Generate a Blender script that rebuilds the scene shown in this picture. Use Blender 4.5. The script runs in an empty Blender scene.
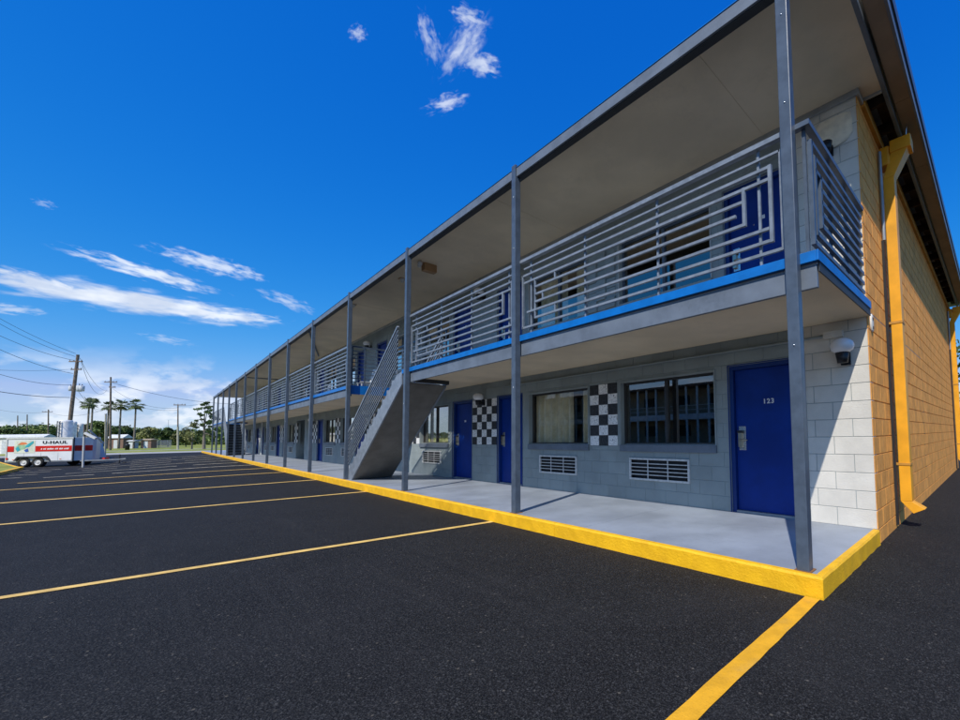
import bpy, bmesh, math, random
import numpy as np
from mathutils import Vector, Matrix
random.seed(7); rng = np.random.default_rng(7)
sc = bpy.context.scene
COL = sc.collection

# ------------------------------------------------------------------ camera
F_PX, CX, CY = 419.16, 618.19, 409.61
YAW, PITCH, ROLL = 0.7356, 0.0599, -0.0144
CAM = Vector((1.1564, -3.397, 1.217))
Fw = Vector((-math.sin(YAW)*math.cos(PITCH), math.cos(YAW)*math.cos(PITCH), math.sin(PITCH)))
R0 = Vector((math.cos(YAW), math.sin(YAW), 0)); U0 = R0.cross(Fw)
Rt = R0*math.cos(ROLL)+U0*math.sin(ROLL); Up = -R0*math.sin(ROLL)+U0*math.cos(ROLL)
cam = bpy.data.cameras.new('camera'); camo = bpy.data.objects.new('camera', cam); COL.objects.link(camo)
M3 = Matrix((Rt, Up, -Fw)).transposed()
camo.matrix_world = Matrix.Translation(CAM) @ M3.to_4x4()
cam.sensor_fit = 'HORIZONTAL'; cam.sensor_width = 36; cam.lens = F_PX/960*36
cam.shift_x = (480-CX)/960; cam.shift_y = (CY-360)/960
cam.clip_start = .05; cam.clip_end = 6000
sc.camera = camo
def ray(px, py): return (Fw + Rt*((px-CX)/F_PX) - Up*((py-CY)/F_PX))
def at(px, py, depth): return CAM + ray(px, py)*depth          # a place a given distance out

# ------------------------------------------------------------------ sky, sun, exposure
SUN = Vector((.39, -.92, 1.13)).normalized()
EL = math.asin(SUN.z); AZ = math.atan2(SUN.x, SUN.y)
w = bpy.data.worlds.new('World'); sc.world = w; w.use_nodes = True
w.cycles.sampling_method = 'MANUAL'; w.cycles.sample_map_resolution = 256
NT = w.node_tree; NT.nodes.clear()
class NG:
    def __init__(s, nt): s.nt = nt
    def n(s, typ, **kw):
        nd = s.nt.nodes.new(typ)
        for k, v in kw.items():
            if k.startswith('i_'):
                nm = k[2:].replace('_', ' '); nd.inputs[nm].default_value = v
            else: setattr(nd, k, v)
        return nd
    def l(s, a, b): s.nt.links.new(a, b)
    def put(s, sock, v):
        if isinstance(v, bpy.types.NodeSocket): s.l(v, sock)
        else: sock.default_value = v
    def m(s, op, a, b=None, c=None, clamp=False):
        nd = s.nt.nodes.new('ShaderNodeMath'); nd.operation = op; nd.use_clamp = clamp
        s.put(nd.inputs[0], a)
        if b is not None: s.put(nd.inputs[1], b)
        if c is not None: s.put(nd.inputs[2], c)
        return nd.outputs[0]
    def dot(s, a, v):
        nd = s.nt.nodes.new('ShaderNodeVectorMath'); nd.operation = 'DOT_PRODUCT'
        s.l(a, nd.inputs[0]); nd.inputs[1].default_value = v; return nd.outputs['Value']
    def mr(s, v, a, b, c=0., d=1., smooth=True):
        nd = s.nt.nodes.new('ShaderNodeMapRange'); nd.interpolation_type = 'SMOOTHSTEP' if smooth else 'LINEAR'
        s.put(nd.inputs[0], v)
        for i, x in enumerate((a, b, c, d)): s.put(nd.inputs[1+i], x)
        return nd.outputs[0]
    def comb(s, x, y, z):
        nd = s.nt.nodes.new('ShaderNodeCombineXYZ')
        for i, v in enumerate((x, y, z)): s.put(nd.inputs[i], v)
        return nd.outputs[0]
    def noise(s, vec, scale, detail=4, rough=.5, dist=0):
        nd = s.nt.nodes.new('ShaderNodeTexNoise')
        if vec is not None: s.l(vec, nd.inputs['Vector'])
        nd.inputs['Scale'].default_value = scale; nd.inputs['Detail'].default_value = detail
        nd.inputs['Roughness'].default_value = rough; nd.inputs['Distortion'].default_value = dist
        return nd.outputs['Fac']
    def mix(s, f, a, b):
        nd = s.nt.nodes.new('ShaderNodeMix'); nd.data_type = 'RGBA'
        s.put(nd.inputs[0], f); s.put(nd.inputs[6], a); s.put(nd.inputs[7], b); return nd.outputs[2]
g = NG(NT)
sky = g.n('ShaderNodeTexSky', sky_type='NISHITA', sun_disc=False, sun_elevation=EL, sun_rotation=AZ,
          air_density=1.0, dust_density=.35, ozone_density=3.0, altitude=0)
SKY_STRENGTH = .115
hs = g.n('ShaderNodeHueSaturation', i_Saturation=1.28, i_Value=1.0); g.l(sky.outputs[0], hs.inputs['Color'])
# the photograph's deep polarised blue: one response curve per channel over the whole sky
sk = g.n('ShaderNodeSeparateColor'); g.l(hs.outputs[0], sk.inputs[0]); EXPO = .137
def chan(o, a, p): return g.m('MULTIPLY', g.m('POWER', g.m('MULTIPLY', g.m('MAXIMUM', o, .0001), EXPO), p), a/EXPO)
kc = g.n('ShaderNodeCombineColor'); cg = chan(sk.outputs[1], .72, .84)
g.l(g.m('MINIMUM', chan(sk.outputs[0], 1.7, 1.9), g.m('MULTIPLY', cg, .72)), kc.inputs[0]); g.l(cg, kc.inputs[1]); g.l(g.m('MAXIMUM', chan(sk.outputs[2], .95, .41), g.m('MULTIPLY', cg, 1.25)), kc.inputs[2])
SKYC = kc.outputs[0]
tc = g.n('ShaderNodeTexCoord'); D = tc.outputs['Generated']
# each cloud: centre, long axis, short axis (given as view points turned into sky directions), density, noise stretch
def sdir(px, py): return ray(px, py).normalized()
clouds = [  # cx, cy, ux, uy (half length vec), vx, vy (half width vec), gain, nscale along, nscale across, opacity
 (135, 301, 165, 27, -2, 15, 1.45, 2.6, 1.5, 1.0), (40, 284, 70, 16, -2, 11, 1.25, 2.2, 1.5, .95), (230, 316, 62, 6, -2, 9, 1.2, 2.4, 1.5, .9),
 (150, 273, 82, 24, -2, 8.5, 1.2, 3.0, 1.5, .85), (212, 264, 62, 17, -2, 10, 1.1, 3.0, 1.6, .7),
 (288, 302, 34, 12, -2, 7, 1.0, 2., 1.6, .5), (8, 309, 40, 3, 0, 6, 1.1, 2., 1.5, .6), (168, 340, 30, 5, 0, 5, .9, 2., 1.6, .35),
 (462, 48, 22, -34, 14, 9, .92, 1.7, 1.3, .66), (480, 64, 22, 8, -6, 13, 1.15, 1.6, 1.4, .72), (470, 16, 20, 10, -5, 10, .9, 1.7, 1.4, .62),
 (429, 40, 7, 30, 12, 0, .85, 1.8, 1.4, .5), (447, 103, 24, -8, 5, 10, .95, 1.7, 1.4, .62), (358, 33, 10, -3, 3, 10, .95, 1.5, 1.4, .5),
 (45, 204, 14, 3, 0, 5, .8, 1.6, 1.6, .25)]
total = None
for k, (px, py, ux, uy, vx, vy, gain, sa, sb, op) in enumerate(clouds):
    C = sdir(px, py)
    def tan(dx, dy):
        e = .25; d = sdir(px+dx*e, py+dy*e); return (d/d.dot(C) - C)/e
    A, B = tan(ux, uy), tan(vx, vy)
    aa, ab, bb = A.dot(A), A.dot(B), B.dot(B); det = aa*bb-ab*ab
    As = (A*bb - B*ab)/det; Bs = (B*aa - A*ab)/det
    cc = g.m('MAXIMUM', g.dot(D, C), .05)
    a = g.m('DIVIDE', g.dot(D, As), cc); b = g.m('DIVIDE', g.dot(D, Bs), cc)
    nz = g.noise(g.comb(g.m('MULTIPLY', a, sa), g.m('MULTIPLY', b, sb), k*3.7), 1.5, 4, .52, .3)
    r = g.m('SQRT', g.m('ADD', g.m('MULTIPLY', a, a), g.m('MULTIPLY', b, b)))
    v = g.m('ADD', g.m('MULTIPLY', g.m('SUBTRACT', 1., r), gain*.62), g.m('MULTIPLY', g.m('SUBTRACT', nz, .5), 1.5))
    d = g.m('MULTIPLY', g.mr(v, .0, .70), op)
    d = g.m('MULTIPLY', d, g.mr(r, 1.25, .85)); d = g.m('MULTIPLY', d, g.m('GREATER_THAN', g.dot(D, C), .2))
    total = d if total is None else g.m('MAXIMUM', total, d)
# low fair-weather clouds round the whole horizon
sep = g.n('ShaderNodeSeparateXYZ'); g.l(D, sep.inputs[0]); el = sep.outputs[2]
mp = g.n('ShaderNodeMapping'); mp.inputs['Scale'].default_value = (1, 1, 1.9); g.l(D, mp.inputs[0])
n1 = g.noise(mp.outputs[0], 10.5, 6, .55, .1)
band = g.m('MULTIPLY', g.mr(el, -.02, .03), g.mr(el, .155, .07))
lowc = g.m('MULTIPLY', g.mr(n1, .48, .58), band); lowc = g.m('MULTIPLY', lowc, .78)
total = g.m('MAXIMUM', total, lowc)
n2 = g.noise(mp.outputs[0], 14, 3, .6)
ccol = g.mix(g.mr(n2, .35, .65), (4.6, 5.3, 6.6, 1), (7.0, 7.4, 8.0, 1))
col = g.mix(total, SKYC, ccol)
bg = g.n('ShaderNodeBackground'); g.l(col, bg.inputs[0]); bg.inputs[1].default_value = SKY_STRENGTH
wo = g.n('ShaderNodeOutputWorld'); g.l(bg.outputs[0], wo.inputs[0])
sl = bpy.data.lights.new('sun', 'SUN'); sl.energy = 3.6; sl.angle = math.radians(.53); sl.color = (1, .955, .88)
so = bpy.data.objects.new('sun', sl); COL.objects.link(so); so.rotation_euler = SUN.to_track_quat('Z', 'Y').to_euler(); so.location = (20, -40, 50)
sc.view_settings.view_transform = 'Standard'; sc.view_settings.look = 'None'
sc.view_settings.exposure = 0.25; sc.view_settings.gamma = 1
sc.render.engine = 'CYCLES'
sc.cycles.max_bounces = 6; sc.cycles.diffuse_bounces = 4; sc.cycles.transparent_max_bounces = 12
sc.cycles.use_denoising = True

# ------------------------------------------------------------------ materials
MATS = {}
def mat(name, col, rough=.6, var=.08, vs=3., bump=.0, bs=60., metal=0., spec=.4, obj_var=0., extra=None, dirt=0.):
    m = bpy.data.materials.new(name); m.use_nodes = True; nt = m.node_tree; q = NG(nt)
    p = nt.nodes['Principled BSDF']; p.inputs['Roughness'].default_value = rough; p.inputs['Metallic'].default_value = metal
    p.inputs['Specular IOR Level'].default_value = spec
    geo = q.n('ShaderNodeNewGeometry'); P = geo.outputs['Position']
    n = q.noise(P, vs, 6, .6)
    c = tuple(col)+(1,)
    lo = tuple(max(0, x*(1-var*2.2)) for x in col)+(1,); hi = tuple(min(1, x*(1+var*1.6)) for x in col)+(1,)
    out = q.mix(q.mr(n, .3, .7), lo, hi)
    if obj_var:
        oi = q.n('ShaderNodeObjectInfo')
        hv = q.n('ShaderNodeHueSaturation'); q.l(out, hv.inputs['Color'])
        q.l(q.mr(oi.outputs['Random'], 0, 1, 1-obj_var, 1+obj_var, False), hv.inputs['Value']); out = hv.outputs[0]
    if dirt:
        dn = q.noise(P, 1.7, 8, .7); dn2 = q.noise(P, 22, 4, .6)
        out = q.mix(q.m('MULTIPLY', q.mr(q.m('ADD', q.m('MULTIPLY', dn, .7), q.m('MULTIPLY', dn2, .3)), .52, .66), dirt), out, tuple(x*.45 for x in col)+(1,))
    if extra: out = extra(q, P, out, p)
    q.l(out, p.inputs['Base Color'])
    if bump:
        bn = q.noise(P, bs, 5, .65); b = q.n('ShaderNodeBump', i_Strength=bump, i_Distance=.01); q.l(bn, b.inputs['Height']); q.l(b.outputs[0], p.inputs['Normal'])
    MATS[name] = m; return m
def asphalt_extra(q, P, out, p):
    a = q.noise(P, 95, 3, .75); v = q.n('ShaderNodeTexVoronoi', i_Scale=70.0); q.l(P, v.inputs['Vector'])
    def chips(sc_, lo, hi, f, colr, out):
        vv = q.n('ShaderNodeTexVoronoi', i_Scale=sc_); q.l(P, vv.inputs['Vector']); se = q.n('ShaderNodeSeparateColor'); q.l(vv.outputs['Color'], se.inputs[0])
        return q.mix(q.m('MULTIPLY', q.m('MULTIPLY', q.mr(se.outputs[0], lo, hi), q.mr(vv.outputs['Distance'], .62, .3)), f), out, colr)
    out = q.mix(q.m('MULTIPLY', q.mr(a, .42, .72), .8), out, (.030, .0295, .029, 1))
    out = chips(115., .40, 1., .55, (.082, .08, .077, 1), out)
    out = chips(210., .30, 1., .6, (.09, .088, .085, 1), out)
    out = chips(90., .90, 1., .35, (.17, .165, .155, 1), out)
    out = chips(60., .985, 1., .35, (.3, .26, .2, 1), out)
    big = q.noise(P, .55, 4, .6); out = q.mix(q.m('MULTIPLY', q.mr(big, .48, .7), .3), out, (.032, .031, .031, 1))
    st = q.noise(P, 2.3, 7, .75, .6); out = q.mix(q.m('MULTIPLY', q.mr(st, .60, .66), .45), out, (.012, .011, .011, 1))
    mpn = q.n('ShaderNodeMapping'); mpn.inputs['Scale'].default_value = (.12, 2.6, 1); q.l(P, mpn.inputs[0]); tk = q.noise(mpn.outputs[0], 1.6, 4, .6)
    out = q.mix(q.m('MULTIPLY', q.mr(tk, .56, .68), .14), out, (.05, .047, .044, 1))
    b = q.n('ShaderNodeBump', i_Strength=.85, i_Distance=.008)
    q.l(q.m('ADD', a, q.m('MULTIPLY', v.outputs['Distance'], .6)), b.inputs['Height']); q.l(b.outputs[0], p.inputs['Normal'])
    return out
mat('asphalt', (.006, .006, .0062), .8, .2, 1.2, spec=.16, extra=asphalt_extra)
def stripe_extra(q, P, out, p):
    a = q.noise(P, 95, 3, .7)
    out = q.mix(q.m('MULTIPLY', q.mr(a, .58, .72), .35), out, (.35, .2, .03, 1))
    big = q.noise(P, 3, 6, .7); out = q.mix(q.m('MULTIPLY', q.mr(big, .5, .75), .3), out, (.5, .36, .14, 1))
    b = q.n('ShaderNodeBump', i_Strength=.6, i_Distance=.006); q.l(a, b.inputs['Height']); q.l(b.outputs[0], p.inputs['Normal'])
    return out
mat('line_paint', (.86, .42, .02), .6, .06, 8, extra=stripe_extra)
mat('faded_line_paint', (.84, .54, .15), .65, .1, 6, extra=stripe_extra)
mat('worn_line_paint', (.62, .54, .38), .7, .2, 5, extra=stripe_extra)
mat('kerb_paint', (.95, .50, .01), .55, .05, 6, bump=.6, bs=45, dirt=.22)
mat('walk_paint', (.30, .333, .38), .45, .09, 1.1, bump=.16, bs=26, dirt=.2)
mat('steel_paint', (.08, .105, .14), .36, .08, 9, bump=.06, bs=40, dirt=.1)
mat('beam_paint', (.15, .178, .215), .5, .08, 3, bump=.1, bs=30, dirt=.3)
mat('rail_paint', (.21, .24, .275), .35, .1, 12, dirt=.1)
mat('dark_steel', (.035, .04, .045), .6)
mat('strip_blue', (.003, .155, .50), .4, .06, 6)
mat('door_blue', (.0005, .030, .23), .5, .09, 1.6, bump=.08, bs=14, spec=.25, dirt=.25)
mat('frame_blue', (.002, .030, .17), .45, .05, 2)
mat('wall_grey', (.275, .318, .318), .75, .05, 2, bump=.35, bs=70, obj_var=.04)
mat('wall_white', (.69, .65, .57), .8, .04, 3, bump=.45, bs=70, obj_var=.03)
def flute(q, P, out, p):
    s = q.n('ShaderNodeSeparateXYZ'); q.l(P, s.inputs[0])
    cell = q.m('FRACT', q.m('MULTIPLY', s.outputs[1], 10.0))
    st = q.noise(q.comb(0., q.m('MULTIPLY', s.outputs[1], 22.), q.m('MULTIPLY', s.outputs[2], 2.)), 1.2, 5, .6)
    out = q.mix(q.m('MULTIPLY', q.mr(st, .5, .7), .3), out, (.88, .50, .17, 1))
    out = q.mix(q.m('MULTIPLY', q.mr(st, .45, .3), .4), out, (.44, .19, .025, 1))
    b = q.n('ShaderNodeBump', i_Strength=.5, i_Distance=.02); q.l(q.m('ADD', st, q.m('MULTIPLY', q.noise(P, 60, 4), .5)), b.inputs['Height']); q.l(b.outputs[0], p.inputs['Normal'])
    return out
mat('block_ochre', (.84, .36, .07), .8, .08, 4, obj_var=.07, extra=flute)
mat('joint_ochre', (.64, .26, .045), .85, .1, 6)
mat('pipe_ochre', (.86, .39, .02), .45, .06, 3, dirt=.12)
mat('trim_ochre', (.56, .27, .045), .6, .1, 5)
mat('ceiling_beige', (.80, .655, .45), .85, .05, .8, bump=.15, bs=15, dirt=.10)
mat('soffit_tan', (.30, .22, .15), .75, .06, 2)
mat('stair_dark', (.17, .16, .14), .8)
mat('trim_grey', (.40, .41, .40), .6)
mat('cavity_wood', (.05, .03, .02), .9, .3, 5)
mat('tile_black', (.035, .038, .042), .6, .3, 30, bump=.5, bs=60)
def speck(q, P, out, p):
    v = q.n('ShaderNodeTexVoronoi', i_Scale=30.0); v.feature = 'DISTANCE_TO_EDGE'; q.l(P, v.inputs['Vector'])
    n = q.noise(P, 40, 3, .6)
    return q.mix(q.m('MULTIPLY', q.mr(v.outputs['Distance'], .07, .02), q.mr(n, .45, .55)), out, (.16, .17, .18, 1))
mat('tile_white', (.90, .89, .86), .5, .05, 30, bump=.3, bs=60, extra=speck)
mat('curtain_cream', (.84, .77, .58), .9, .08, 6)
mat('room_dark', (.10, .09, .08), .9)
mat('white_metal', (.62, .62, .60), .4, .08, 20, dirt=.1)
mat('grille_dark', (.018, .018, .02), .7)
mat('bronze_frame', (.055, .052, .05), .4, metal=.3)
mat('brass', (.5, .44, .34), .3, metal=.9)
mat('chrome', (.62, .62, .62), .25, metal=.9)
mat('black_plastic', (.015, .015, .017), .4)
mat('white_glass', (.80, .80, .80), .12, .02, 5, spec=.6)
mat('patch_cream', (.86, .76, .58), .85, .08, 8)
mat('wood_box', (.42, .24, .11), .7)
mat('sign_white', (.8, .8, .8), .4)
mat('rust', (.25, .12, .05), .9)
def grass_extra(q, P, out, p):
    n = q.noise(P, .12, 6, .6); n2 = q.noise(P, 2.5, 5, .7)
    out = q.mix(q.mr(n, .4, .65), out, (.33, .33, .06, 1)); return q.mix(q.m('MULTIPLY', q.mr(n2, .45, .7), .5), out, (.10, .15, .025, 1))
mat('grass', (.23, .265, .04), .95, .15, 1, bump=.8, bs=8, extra=grass_extra)
mat('concrete', (.42, .40, .36), .85, .08, .7, dirt=.15)
mat('bark', (.2, .17, .14), .9, .2, 8, bump=.5, bs=20)
mat('pole_wood', (.17, .13, .10), .85, .2, 3)
mat('pole_concrete', (.42, .40, .30), .8)
mat('leaf_dark', (.095, .14, .045), .6, .3, .5, spec=.2)
mat('leaf_mid', (.155, .205, .06), .6, .3, .5, spec=.2)
mat('leaf_olive', (.23, .24, .09), .6, .3, .5, spec=.2)
mat('palm_green', (.10, .13, .045), .6, .25, 1.5, spec=.3)
mat('trailer_white', (.74, .75, .76), .35, .03, 2)
mat('trailer_red', (.62, .02, .015), .4)
mat('rubber', (.02, .02, .02), .8)
mat('metal_grey', (.32, .34, .36), .5, metal=.4)
mat('light_grey', (.55, .57, .58), .6)
mat('decal_teal', (.05, .42, .48), .5); mat('decal_orange', (.75, .22, .08), .5); mat('decal_green', (.35, .55, .35), .5); mat('decal_blue', (.05, .12, .45), .5); mat('decal_cream', (.68, .70, .58), .5)
mat('ink', (.02, .02, .03), .5)
mat('wire', (.03, .03, .035), .6)
mat('brown_wall', (.20, .12, .09), .8); mat('roof_pale', (.62, .63, .64), .95, spec=.1)
mat('far_white', (.72, .70, .66), .7); mat('far_tan', (.42, .33, .23), .8)
# window glass: a real dielectric-like sheet, mirror share rising with angle, tinted see-through
def glass(key, nm, gain):
    m = bpy.data.materials.new(nm); m.use_nodes = True; nt = m.node_tree; nt.nodes.clear(); q = NG(nt)
    gq = q.n('ShaderNodeNewGeometry'); fr = q.n('ShaderNodeFresnel', i_IOR=1.52); gl = q.n('ShaderNodeBsdfGlossy', i_Roughness=.006); gl.inputs[0].default_value = (1, .93, .84, 1)
    tr = q.n('ShaderNodeBsdfTransparent'); tr.inputs[0].default_value = (.88, .88, .85, 1)
    geo = q.n('ShaderNodeNewGeometry'); b = q.n('ShaderNodeBump', i_Strength=.02, i_Distance=.02); q.l(q.noise(geo.outputs['Position'], 1.1, 2, .4), b.inputs['Height'])
    q.l(b.outputs[0], gl.inputs['Normal'])
    mx = q.n('ShaderNodeMixShader'); q.l(q.m('MULTIPLY', q.m('MINIMUM', q.m('MULTIPLY', fr.outputs[0], gain), .92), q.m('SUBTRACT', 1., gq.outputs['Backfacing'])), mx.inputs[0]); q.l(tr.outputs[0], mx.inputs[1]); q.l(gl.outputs[0], mx.inputs[2])
    o = q.n('ShaderNodeOutputMaterial'); q.l(mx.outputs[0], o.inputs[0]); MATS[key] = m
glass('glass', 'window_glass', 1.5); glass('film_glass', 'coated_window_glass', 4.2)

# ------------------------------------------------------------------ helpers
WL = {}
class MB:
    def __init__(s): s.v = []; s.f = []; s.sm = []
    def add(s, vs, fs, smooth=False):
        o = len(s.v); s.v += [tuple(x) for x in vs]; s.f += [tuple(i+o for i in f) for f in fs]; s.sm += [smooth]*len(fs); return s
    def box(s, x0, x1, y0, y1, z0, z1):
        v = [(x, y, z) for z in (z0, z1) for y in (y0, y1) for x in (x0, x1)]
        return s.add(v, [(0, 2, 3, 1), (4, 5, 7, 6), (0, 1, 5, 4), (2, 6, 7, 3), (0, 4, 6, 2), (1, 3, 7, 5)])
    def hexa(s, bot, top):
        return s.add(list(bot)+list(top), [(3, 2, 1, 0), (4, 5, 6, 7), (0, 1, 5, 4), (1, 2, 6, 5), (2, 3, 7, 6), (3, 0, 4, 7)])
    def prism(s, pts, a, b):           # pts = profile of Vectors at a; b = offset vector
        n = len(pts); P = [Vector(p) for p in pts]; Q = [p+Vector(b) for p in P]
        return s.add(P+Q, [tuple(range(n-1, -1, -1)), tuple(range(n, 2*n))]+[(i, (i+1) % n, n+(i+1) % n, n+i) for i in range(n)])
    def bar(s, a, b, wd, ht, up=(0, 0, 1)):
        a, b = Vector(a), Vector(b); d = (b-a).normalized(); u = Vector(up)
        if abs(d.dot(u)) > .98: u = Vector((0, 1, 0))
        r = d.cross(u).normalized(); u = r.cross(d)
        c = [r*sx*wd/2+u*sy*ht/2 for sx, sy in ((-1, -1), (1, -1), (1, 1), (-1, 1))]
        return s.hexa([a+x for x in c], [b+x for x in c])
    def tube(s, pts, rad, n=8, caps=True):
        pts = [Vector(p) for p in pts]; rad = rad if hasattr(rad, '__len__') else [rad]*len(pts); o = len(s.v); V = []
        ref = Vector((0, 0, 1))
        for i, p in enumerate(pts):
            d = (pts[min(i+1, len(pts)-1)]-pts[max(i-1, 0)]).normalized()
            rf = ref if abs(d.dot(ref)) < .95 else Vector((1, 0, 0))
            r = d.cross(rf).normalized(); u = r.cross(d)
            for k in range(n):
                t = 2*math.pi*k/n; V.append(p+(r*math.cos(t)+u*math.sin(t))*rad[i])
        Fc = [(i*n+k, i*n+(k+1) % n, (i+1)*n+(k+1) % n, (i+1)*n+k) for i in range(len(pts)-1) for k in range(n)]
        s.add(V, Fc, True)
        if caps: s.add([V[k] for k in range(n)], [tuple(range(n-1, -1, -1))]); s.add(V[-n:], [tuple(range(n))])
        return s
    def lathe(s, c, prof, n=20, axis=(0, 0, 1)):
        c = Vector(c); a = Vector(axis).normalized(); r = a.orthogonal().normalized(); u = a.cross(r)
        V = [c+a*h+(r*math.cos(2*math.pi*k/n)+u*math.sin(2*math.pi*k/n))*q for q, h in prof for k in range(n)]
        return s.add(V, [(i*n+k, i*n+(k+1) % n, (i+1)*n+(k+1) % n, (i+1)*n+k) for i in range(len(prof)-1) for k in range(n)], True)
    def build(s, name, material, parent=None, bevel=0, label=None, cat=None, group=None, kind=None, origin=None):
        me = bpy.data.meshes.new(name); V = np.array([tuple(v) for v in s.v], float)
        if origin is None:
            mn, mx = V.min(0), V.max(0); origin = Vector(((mn[0]+mx[0])/2, (mn[1]+mx[1])/2, mn[2] if parent is None else (mn[2]+mx[2])/2))
        V = V-np.array(tuple(origin))
        me.from_pydata(V.tolist(), [], s.f)
        me.polygons.foreach_set('use_smooth', s.sm)
        if bevel:
            bm = bmesh.new(); bm.from_mesh(me)
            es = [e for e in bm.edges if len(e.link_faces) == 2 and e.calc_face_angle(0) > .6]
            bmesh.ops.bevel(bm, geom=es, offset=bevel, segments=2, affect='EDGES', profile=.6, clamp_overlap=True)
            bm.to_mesh(me); bm.free()
        me.materials.append(MATS[material]); me.update()
        return link(name, me, origin, parent, label, cat, group, kind)
def link(name, me, origin, parent=None, label=None, cat=None, group=None, kind=None):
    o = bpy.data.objects.new(name, me); COL.objects.link(o); WL[o] = Vector(origin)
    if parent is not None: o.parent = parent; o.location = Vector(origin)-WL[parent]
    else: o.location = origin
    tag(o, label, cat, group, kind); return o
def tag(o, label=None, cat=None, group=None, kind=None):
    for k, v in (('label', label), ('category', cat), ('group', group), ('kind', kind)):
        if v: o[k] = v
    return o
def empty(name, loc, label=None, cat=None, group=None, kind=None):
    o = bpy.data.objects.new(name, None); o.empty_display_size = .2; COL.objects.link(o); o.location = loc; WL[o] = Vector(loc)
    return tag(o, label, cat, group, kind)
def sm01(a, b, x):
    t = min(1, max(0, (x-a)/(b-a))); return t*t*(3-2*t)
def gz(x, y):
    s = sm01(-12, -44, x)*sm01(-.4, -7.5, y); return -.33*max(s, sm01(-60, -82, x))

# ------------------------------------------------------------------ constants of the place
SL = .157; WY = 1.862; WX = .144; BAY = 3.8517; NP = 14; ENDX = -50.4; PY = 0.
DECK = 2.625; CEIL = 5.12; PER = 7.94; SIDE = 13.9

# ------------------------------------------------------------------ ground
xs = sorted(set(list(np.arange(-90, 8, 1.))+[-3000, -1500, -700, -300, -160, -110]+[10, 14, 20, 40, 100, 400, 1500, 3000]))
ys = sorted(set(list(np.arange(-14, 1.01, .5))+list(np.arange(-40, -14, 4.))+[-3000, -1000, -300, -100, -60]+[3, 6, 12, 20, 40, 100, 400, 1500, 3000]))
mb = MB(); nx, ny = len(xs), len(ys)
mb.add([(x, y, gz(x, y)) for y in ys for x in xs], [(j*nx+i, j*nx+i+1, (j+1)*nx+i+1, (j+1)*nx+i) for j in range(ny-1) for i in range(nx-1)], True)
mb.build('ground', 'asphalt', kind='structure', origin=(0, 0, 0))
def sheet(name, pts_x, pts_y, material, dz, **kw):
    mb = MB(); a, b = len(pts_x), len(pts_y)
    mb.add([(x, y, gz(x, y)+dz) for y in pts_y for x in pts_x], [(j*a+i, j*a+i+1, (j+1)*a+i+1, (j+1)*a+i) for j in range(b-1) for i in range(a-1)], True)
    return mb.build(name, material, **kw)
# grass and far road beyond the lot
sheet('grass_field', [-3000, -1500, -700, -400, -200, -140, -112], [-3000, -1200, -500, -200, -100, -60, -30, -14, 0, 20, 60, 200, 600, 3000], 'grass', .01, kind='structure')
sheet('grass_verge', list(np.linspace(-108, -90, 10)), [-400, -200, -100, -60, -30, -14, 0, 10, 20, 60, 200, 600], 'grass', .008, kind='structure')
sheet('road', [-90, -86, -82, -78], [-400, -200, -100, -60, -30, -14, -8, -4, 0, 10, 40, 200], 'concrete', .012, kind='structure')
sheet('path', [-112, -111, -109, -108], [-400, -200, -100, -60, -30, -14, -8, -4, 0, 10, 40, 200], 'concrete', .014, kind='structure')
sheet('side_lawn', list(np.linspace(-77, -53, 20)), [5, 8, 12, 20, 40, 80, 200], 'grass', .01, kind='structure')
sheet('rear_lawn', [-40, -10, 0, 3, 6, 10, 30, 120], [26, 34, 50, 80, 200, 600], 'grass', .01, kind='structure')
# painted bay lines
def stripe(xa, ya, xb, yb, wd, material='line_paint', gaps=()):
    n = 40; V = []; Fc = []
    d = Vector((xb-xa, yb-ya)).normalized(); pr = Vector((-d.y, d.x))*wd/2
    for i in range(n+1):
        t = i/n; x = xa+(xb-xa)*t; y = ya+(yb-ya)*t
        for sgn in (-1, 1):
            px = x+sgn*(pr.x+random.uniform(-.003, .003)); py = y+sgn*pr.y; V.append((px, py, gz(px, py)+.006+.012*sm01(-12, -22, px)))
    for i in range(n):
        if any(a <= i/n < b for a, b in gaps): continue
        Fc.append((2*i, 2*i+2, 2*i+3, 2*i+1) if False else (2*i, 2*i+1, 2*i+3, 2*i+2))
    MB().add(V, Fc).build('parking_line', material, kind='structure', label=None)
stripe(.085, -.125, .118, -5.4, .105)
stripe(-4.27, -.118, -4.86, -5.2, .10, 'faded_line_paint')
stripe(-9.62, -.118, -10.08, -5.6, .12, 'faded_line_paint')
stripe(-14.0, -.118, -14.05, -6.3, .15, 'faded_line_paint')
stripe(-18.5, -.118, -18.6, -6.3, .17, 'faded_line_paint')
stripe(-21.9, -.118, -22.2, -6.3, .19, 'faded_line_paint')
for i, x in enumerate((-25.6, -29.2, -32.8, -36.4, -40, -43.6, -47.2)):
    stripe(x, -.35 if i % 2 else -.118, x-.3, -6.2+.2*(i % 3), .22, 'worn_line_paint', gaps=((.3, .38),) if i % 2 else ((.72, .8),))
for i in range(5):
    x = -24-i*3.6; stripe(x, -6.9, x-.5, -8.9, .22, 'worn_line_paint', gaps=((.4, .55),))

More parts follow.
